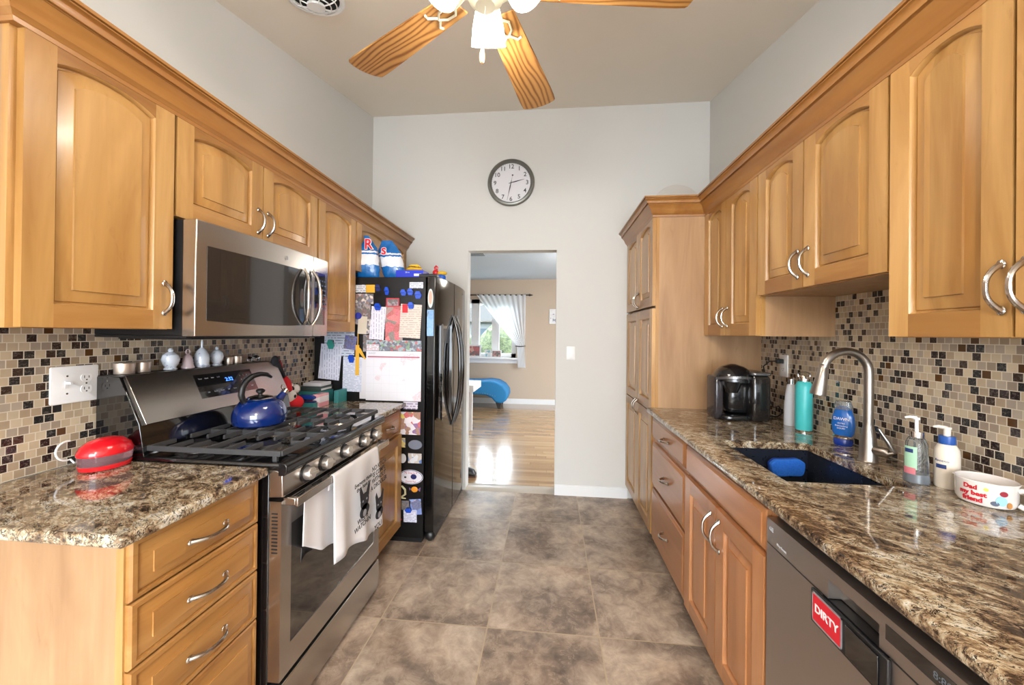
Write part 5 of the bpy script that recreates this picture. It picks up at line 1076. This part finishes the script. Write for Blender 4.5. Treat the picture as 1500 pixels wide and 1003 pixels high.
mugdot(radians(256), .045, .008, .007, plain('mug_darkred', (150, 36, 50), .4), 'red_patch', .0006); mugdot(radians(240), .017, .008, .006, plain('mug_slate', (60, 70, 90), .4), 'dark_patch', .0005); mugdot(radians(268), .016, .006, .008, plain('mug_tan', (186, 130, 70), .4), 'tan_patch', .0005)
# sponge against the far wall of the basin
sx, sy0, sz = 1.000, 1.742, .785
sp_ = thing('sponge', 'blue scalloped scrub sponge stuck to the far wall of the sink', 'sponge', (sx, sy0, sz))
m = M(); ol = []
for i in range(40):
    a = 2*pi*i/40; c_, s_ = cos(a), sin(a); ol.append((sx+.066*math.copysign(abs(c_)**.5, c_)*(1+.03*sin(5*a)), sz+.036+.036*math.copysign(abs(s_)**.6, s_)*(1+.05*cos(6*a))))
sR = Matrix.Translation((sx, sy0, sz)) @ Matrix.Rotation(radians(-4), 4, 'Y') @ Matrix.Translation((-sx, -sy0, -sz))
m.prism([(a, b) for a, b in ol], 1, sy0-.036, sy0-.014, mat=sR); spb = NT('sponge_blue'); spb.base(spb.mix(spb.noise(spb.obj(), 160, 3), (*srgb(24, 84, 190), 1), (*srgb(36, 120, 220), 1))); spb.set(Roughness=.9); spb.bump(spb.noise(spb.obj(), 240, 3), .8, .003); m.build('sponge_body', spb.m, sp_, bevel=.004)
m = M(); m.prism([(a, b) for a, b in ol], 1, sy0-.013, sy0-.004, mat=sR); m.build('scrub_pad', plain('scrub_navy', (18, 54, 140), .95), sp_)
m = M(); m.box(sx-.02, sx+.02, sy0-.004, sy0+.006, sz+.02, sz+.05); m.build('holder', white, sp_)
# ------------------------------------------------------------------ living room things
rod = thing('curtain_rod', 'dark curtain rod with pointed finials above the living room window', 'curtain rod', (-1.4, YF-.07, 2.12))
m = M(); m.tube([(-3.0, YF-.07, 2.128), (-.42, YF-.07, 2.128)], .011, 10); m.build('rod', blackm, rod)
m = M(); m.lathe([(0, 0), (.011, 0), (.024, .02), (.016, .05), (.003, .09), (0, .092)], mat=Matrix.Translation((-.42, YF-.07, 2.128)) @ Matrix.Rotation(pi/2, 4, 'Y')); m.build('finial', blackm, rod)
m = M(); m.box(-.50, -.47, YF-.07, YF-.001, 2.11, 2.145); m.build('bracket', blackm, rod)
sheer = NT('sheer_curtain'); sheer.base(srgb(232, 236, 242)); sheer.set(Roughness=.8); sheer.b.inputs['Transmission Weight'].default_value = 0; sheer.b.inputs['Alpha'].default_value = .95
tl = sheer.t.nodes.new('ShaderNodeBsdfTranslucent'); tl.inputs[0].default_value = (.9, .92, .95, 1); mx = sheer.t.nodes.new('ShaderNodeMixShader'); mx.inputs[0].default_value = .5
sheer.L(sheer.b.outputs[0], mx.inputs[1]); sheer.L(tl.outputs[0], mx.inputs[2]); sheer.L(mx.outputs[0], sheer.t.nodes['Material Output'].inputs[0]); sheer = sheer.m
cu = thing('curtain', 'sheer white curtain tied back at the right side of the living room window', 'curtain', (-.9, YF-.07, .70))
m = M(); nr, nc = 34, 60; vs = []
for j in range(nr+1):
    v = j/nr; z = 2.135-(2.135-.715)*v
    if z > 1.14: u = (2.135-z)/(2.135-1.14); xl = -1.44+.80*(u**1.05); xr = -.47-.01*u
    else: u = (1.14-z)/(1.14-.715); xl = -.64-.0*u+.03*u; xr = -.49+.03*u
    for i in range(nc+1):
        w = i/nc; amp = .013*(1-.55*min(1, v*1.2)); vs.append((xl+(xr-xl)*w, YF-.085+amp*sin(w*2*pi*9+.6*sin(3*v)), z))
n = nc+1; m.add(vs, [(j*n+i, j*n+i+1, (j+1)*n+i+1, (j+1)*n+i) for j in range(nr) for i in range(nc)]); m.build('curtain_panel', sheer, cu, ang=90)
m = M(); m.tube([(-.66, YF-.12, 1.135), (-.57, YF-.135, 1.13), (-.50, YF-.10, 1.132), (-.47, YF-.01, 1.135)], .008, 8); m.build('tieback', blackm, cu)
ch = thing('chaise', 'bright blue tufted chaise with nailhead trim under the living room window', 'chaise', (-1.5, 7.12, 0))
velvet = plain('blue_velvet', (26, 120, 176), .6)
pr = [(-2.9, .46), (-1.3, .500), (-1.10, .515), (-.95, .495), (-.83, .430), (-.755, .33), (-.745, .24), (-.78, .16), (-.86, .105), (-.97, .12), (-1.04, .20), (-1.14, .245), (-1.4, .26), (-2.9, .25)]
m = M(); m.prism([(x, z) for x, z in pr], 1, 6.88, 7.40); m.build('upholstery', velvet, ch, bevel=.035, seg=4, ang=60)
m = M(); m.prism([(-.86, .12), (-.98, .14), (-.93, 0), (-.885, 0)], 1, 6.93, 6.99); m.build('leg', blackm, ch); m = M(); m.prism([(-.86, .12), (-.98, .14), (-.93, 0), (-.885, 0)], 1, 7.28, 7.34); m.build('leg', blackm, ch)
for i in range(26):
    x = -2.1+.045*i; z = .262+(0 if x < -1.2 else -.0); m = M(); m.ball((x, 6.877, .285 if x < -1.15 else .285-.35*(x+1.15)**1.2), .008, 8); m.build('nailhead', chrome, ch)
for i, (x, z) in enumerate([(x_, .488+.012) for x_ in (-1.9, -1.65, -1.4, -1.15)]): m = M(); m.ball((x, 7.1, z), .02, 10, sc=(1, 1, .4)); m.build('tuft_button', velvet, ch)
def framed(name, label, x, z0_, w, h, y, mat, fr_mat, group=None, lean=8):
    t = thing(name, label, 'picture frame', (x, y, z0_), group=group); R_ = Matrix.Translation((x, y, z0_)) @ Matrix.Rotation(radians(-lean), 4, 'X')
    m = M(); b = w*.10; m.box(-w/2, w/2, -.012, 0, 0, b, mat=R_); m.box(-w/2, w/2, -.012, 0, h-b, h, mat=R_); m.box(-w/2, -w/2+b, -.012, 0, b, h-b, mat=R_); m.box(w/2-b, w/2, -.012, 0, b, h-b, mat=R_); m.build('frame', fr_mat, t)
    m = M(); m.box(-w/2+b, w/2-b, -.008, 0, b, h-b, mat=R_); m.build('picture', mat, t)
framed('framed_photo', 'largest white photo frame on the living room sill, with a red photo', -1.50, WZ0+.001, .30, .25, YF-.03, picture('red_family_photo', [(170, 40, 50), (200, 150, 130), (120, 30, 40), (60, 40, 50)], 16, 4), trimm, 'photo frames on the sill')
framed('framed_photo', 'small pale blue photo frame in the middle of the sill', -1.21, WZ0+.001, .12, .15, YF-.03, picture('pale_photo', [(200, 214, 220), (90, 170, 190), (220, 222, 224)], 24, 5), trimm, 'photo frames on the sill')
framed('framed_photo', 'small white photo frame nearest the curtain on the sill', -1.04, WZ0+.001, .20, .15, YF-.045, picture('dark_family_photo', [(110, 50, 56), (190, 150, 140), (50, 44, 52), (150, 90, 90)], 26, 6), trimm, 'photo frames on the sill')
framed('wall_picture', 'small white framed picture on the living room wall beside the doorway edge', .085, 1.575, .19, .285, YF-.002, picture('ink_drawing', [(214, 214, 216), (120, 124, 140), (206, 206, 210), (220, 220, 222)], 20, 7), trimm, None, 0)
tbm = thing('table', 'white tabletop end poking past the refrigerator in the living room', 'table', (-1.35, 5.1, 0))
m = M(); m.box(-1.75, -.985, 4.95, 5.5, .60, .69); m.build('tabletop', white, tbm, bevel=.006)
for x, y in ((-1.70, 5.0), (-1.10, 5.35), (-1.70, 5.45)): m = M(); m.box(x-.02, x+.02, y-.02, y+.02, 0, .60); m.build('leg', white, tbm)
cb = thing('shoe', 'dark shoe on the living room floor by the doorway edge', 'shoe', (-.80, 3.62, 0))
m = M(); ls = []
for j in range(9):
    v = j/8; w = .040+.010*sin(pi*v); h = .05+.055*(1-v)**.6 if v < .95 else .03; ls.append([(-.86+.17*v, 3.62+w*cos(2*pi*i/16), .004+h*.5+h*.5*sin(2*pi*i/16)) for i in range(16)])
m.loops(ls); m.build('upper', blackm, cb); m = M(); m.box(-.87, -.685, 3.585, 3.655, 0, .014); m.build('sole', plain('brown_sole', (110, 74, 56), .6), cb, bevel=.004)
lf_ = thing('ceiling_fan', 'grey ceiling fan in the living room, one blade tip showing in the doorway', 'ceiling fan', (-1.5, 4.45, 2.2))
m = M(); m.box(-1.35, -.775, 4.38, 4.50, 2.292, 2.302); m.build('blade', plain('grey_blade', (120, 132, 144), .5), lf_, bevel=.003)
for a in (120, 240):
    m = M(); m.box(.15, .72, -.06, .06, 2.292, 2.302, mat=Matrix.Translation((-1.5, 4.44, 0)) @ Matrix.Rotation(radians(a), 4, 'Z')); m.build('blade', plain('grey_blade', (120, 132, 144), .5), lf_, bevel=.003)
m = M(); m.lathe([(0, 0), (.10, 0), (.11, .05), (.05, .09), (.015, .10), (.015, .22), (0, .22)], (-1.5, 4.44, 2.22)); m.build('motor', plain('grey_blade', (120, 132, 144), .5), lf_)
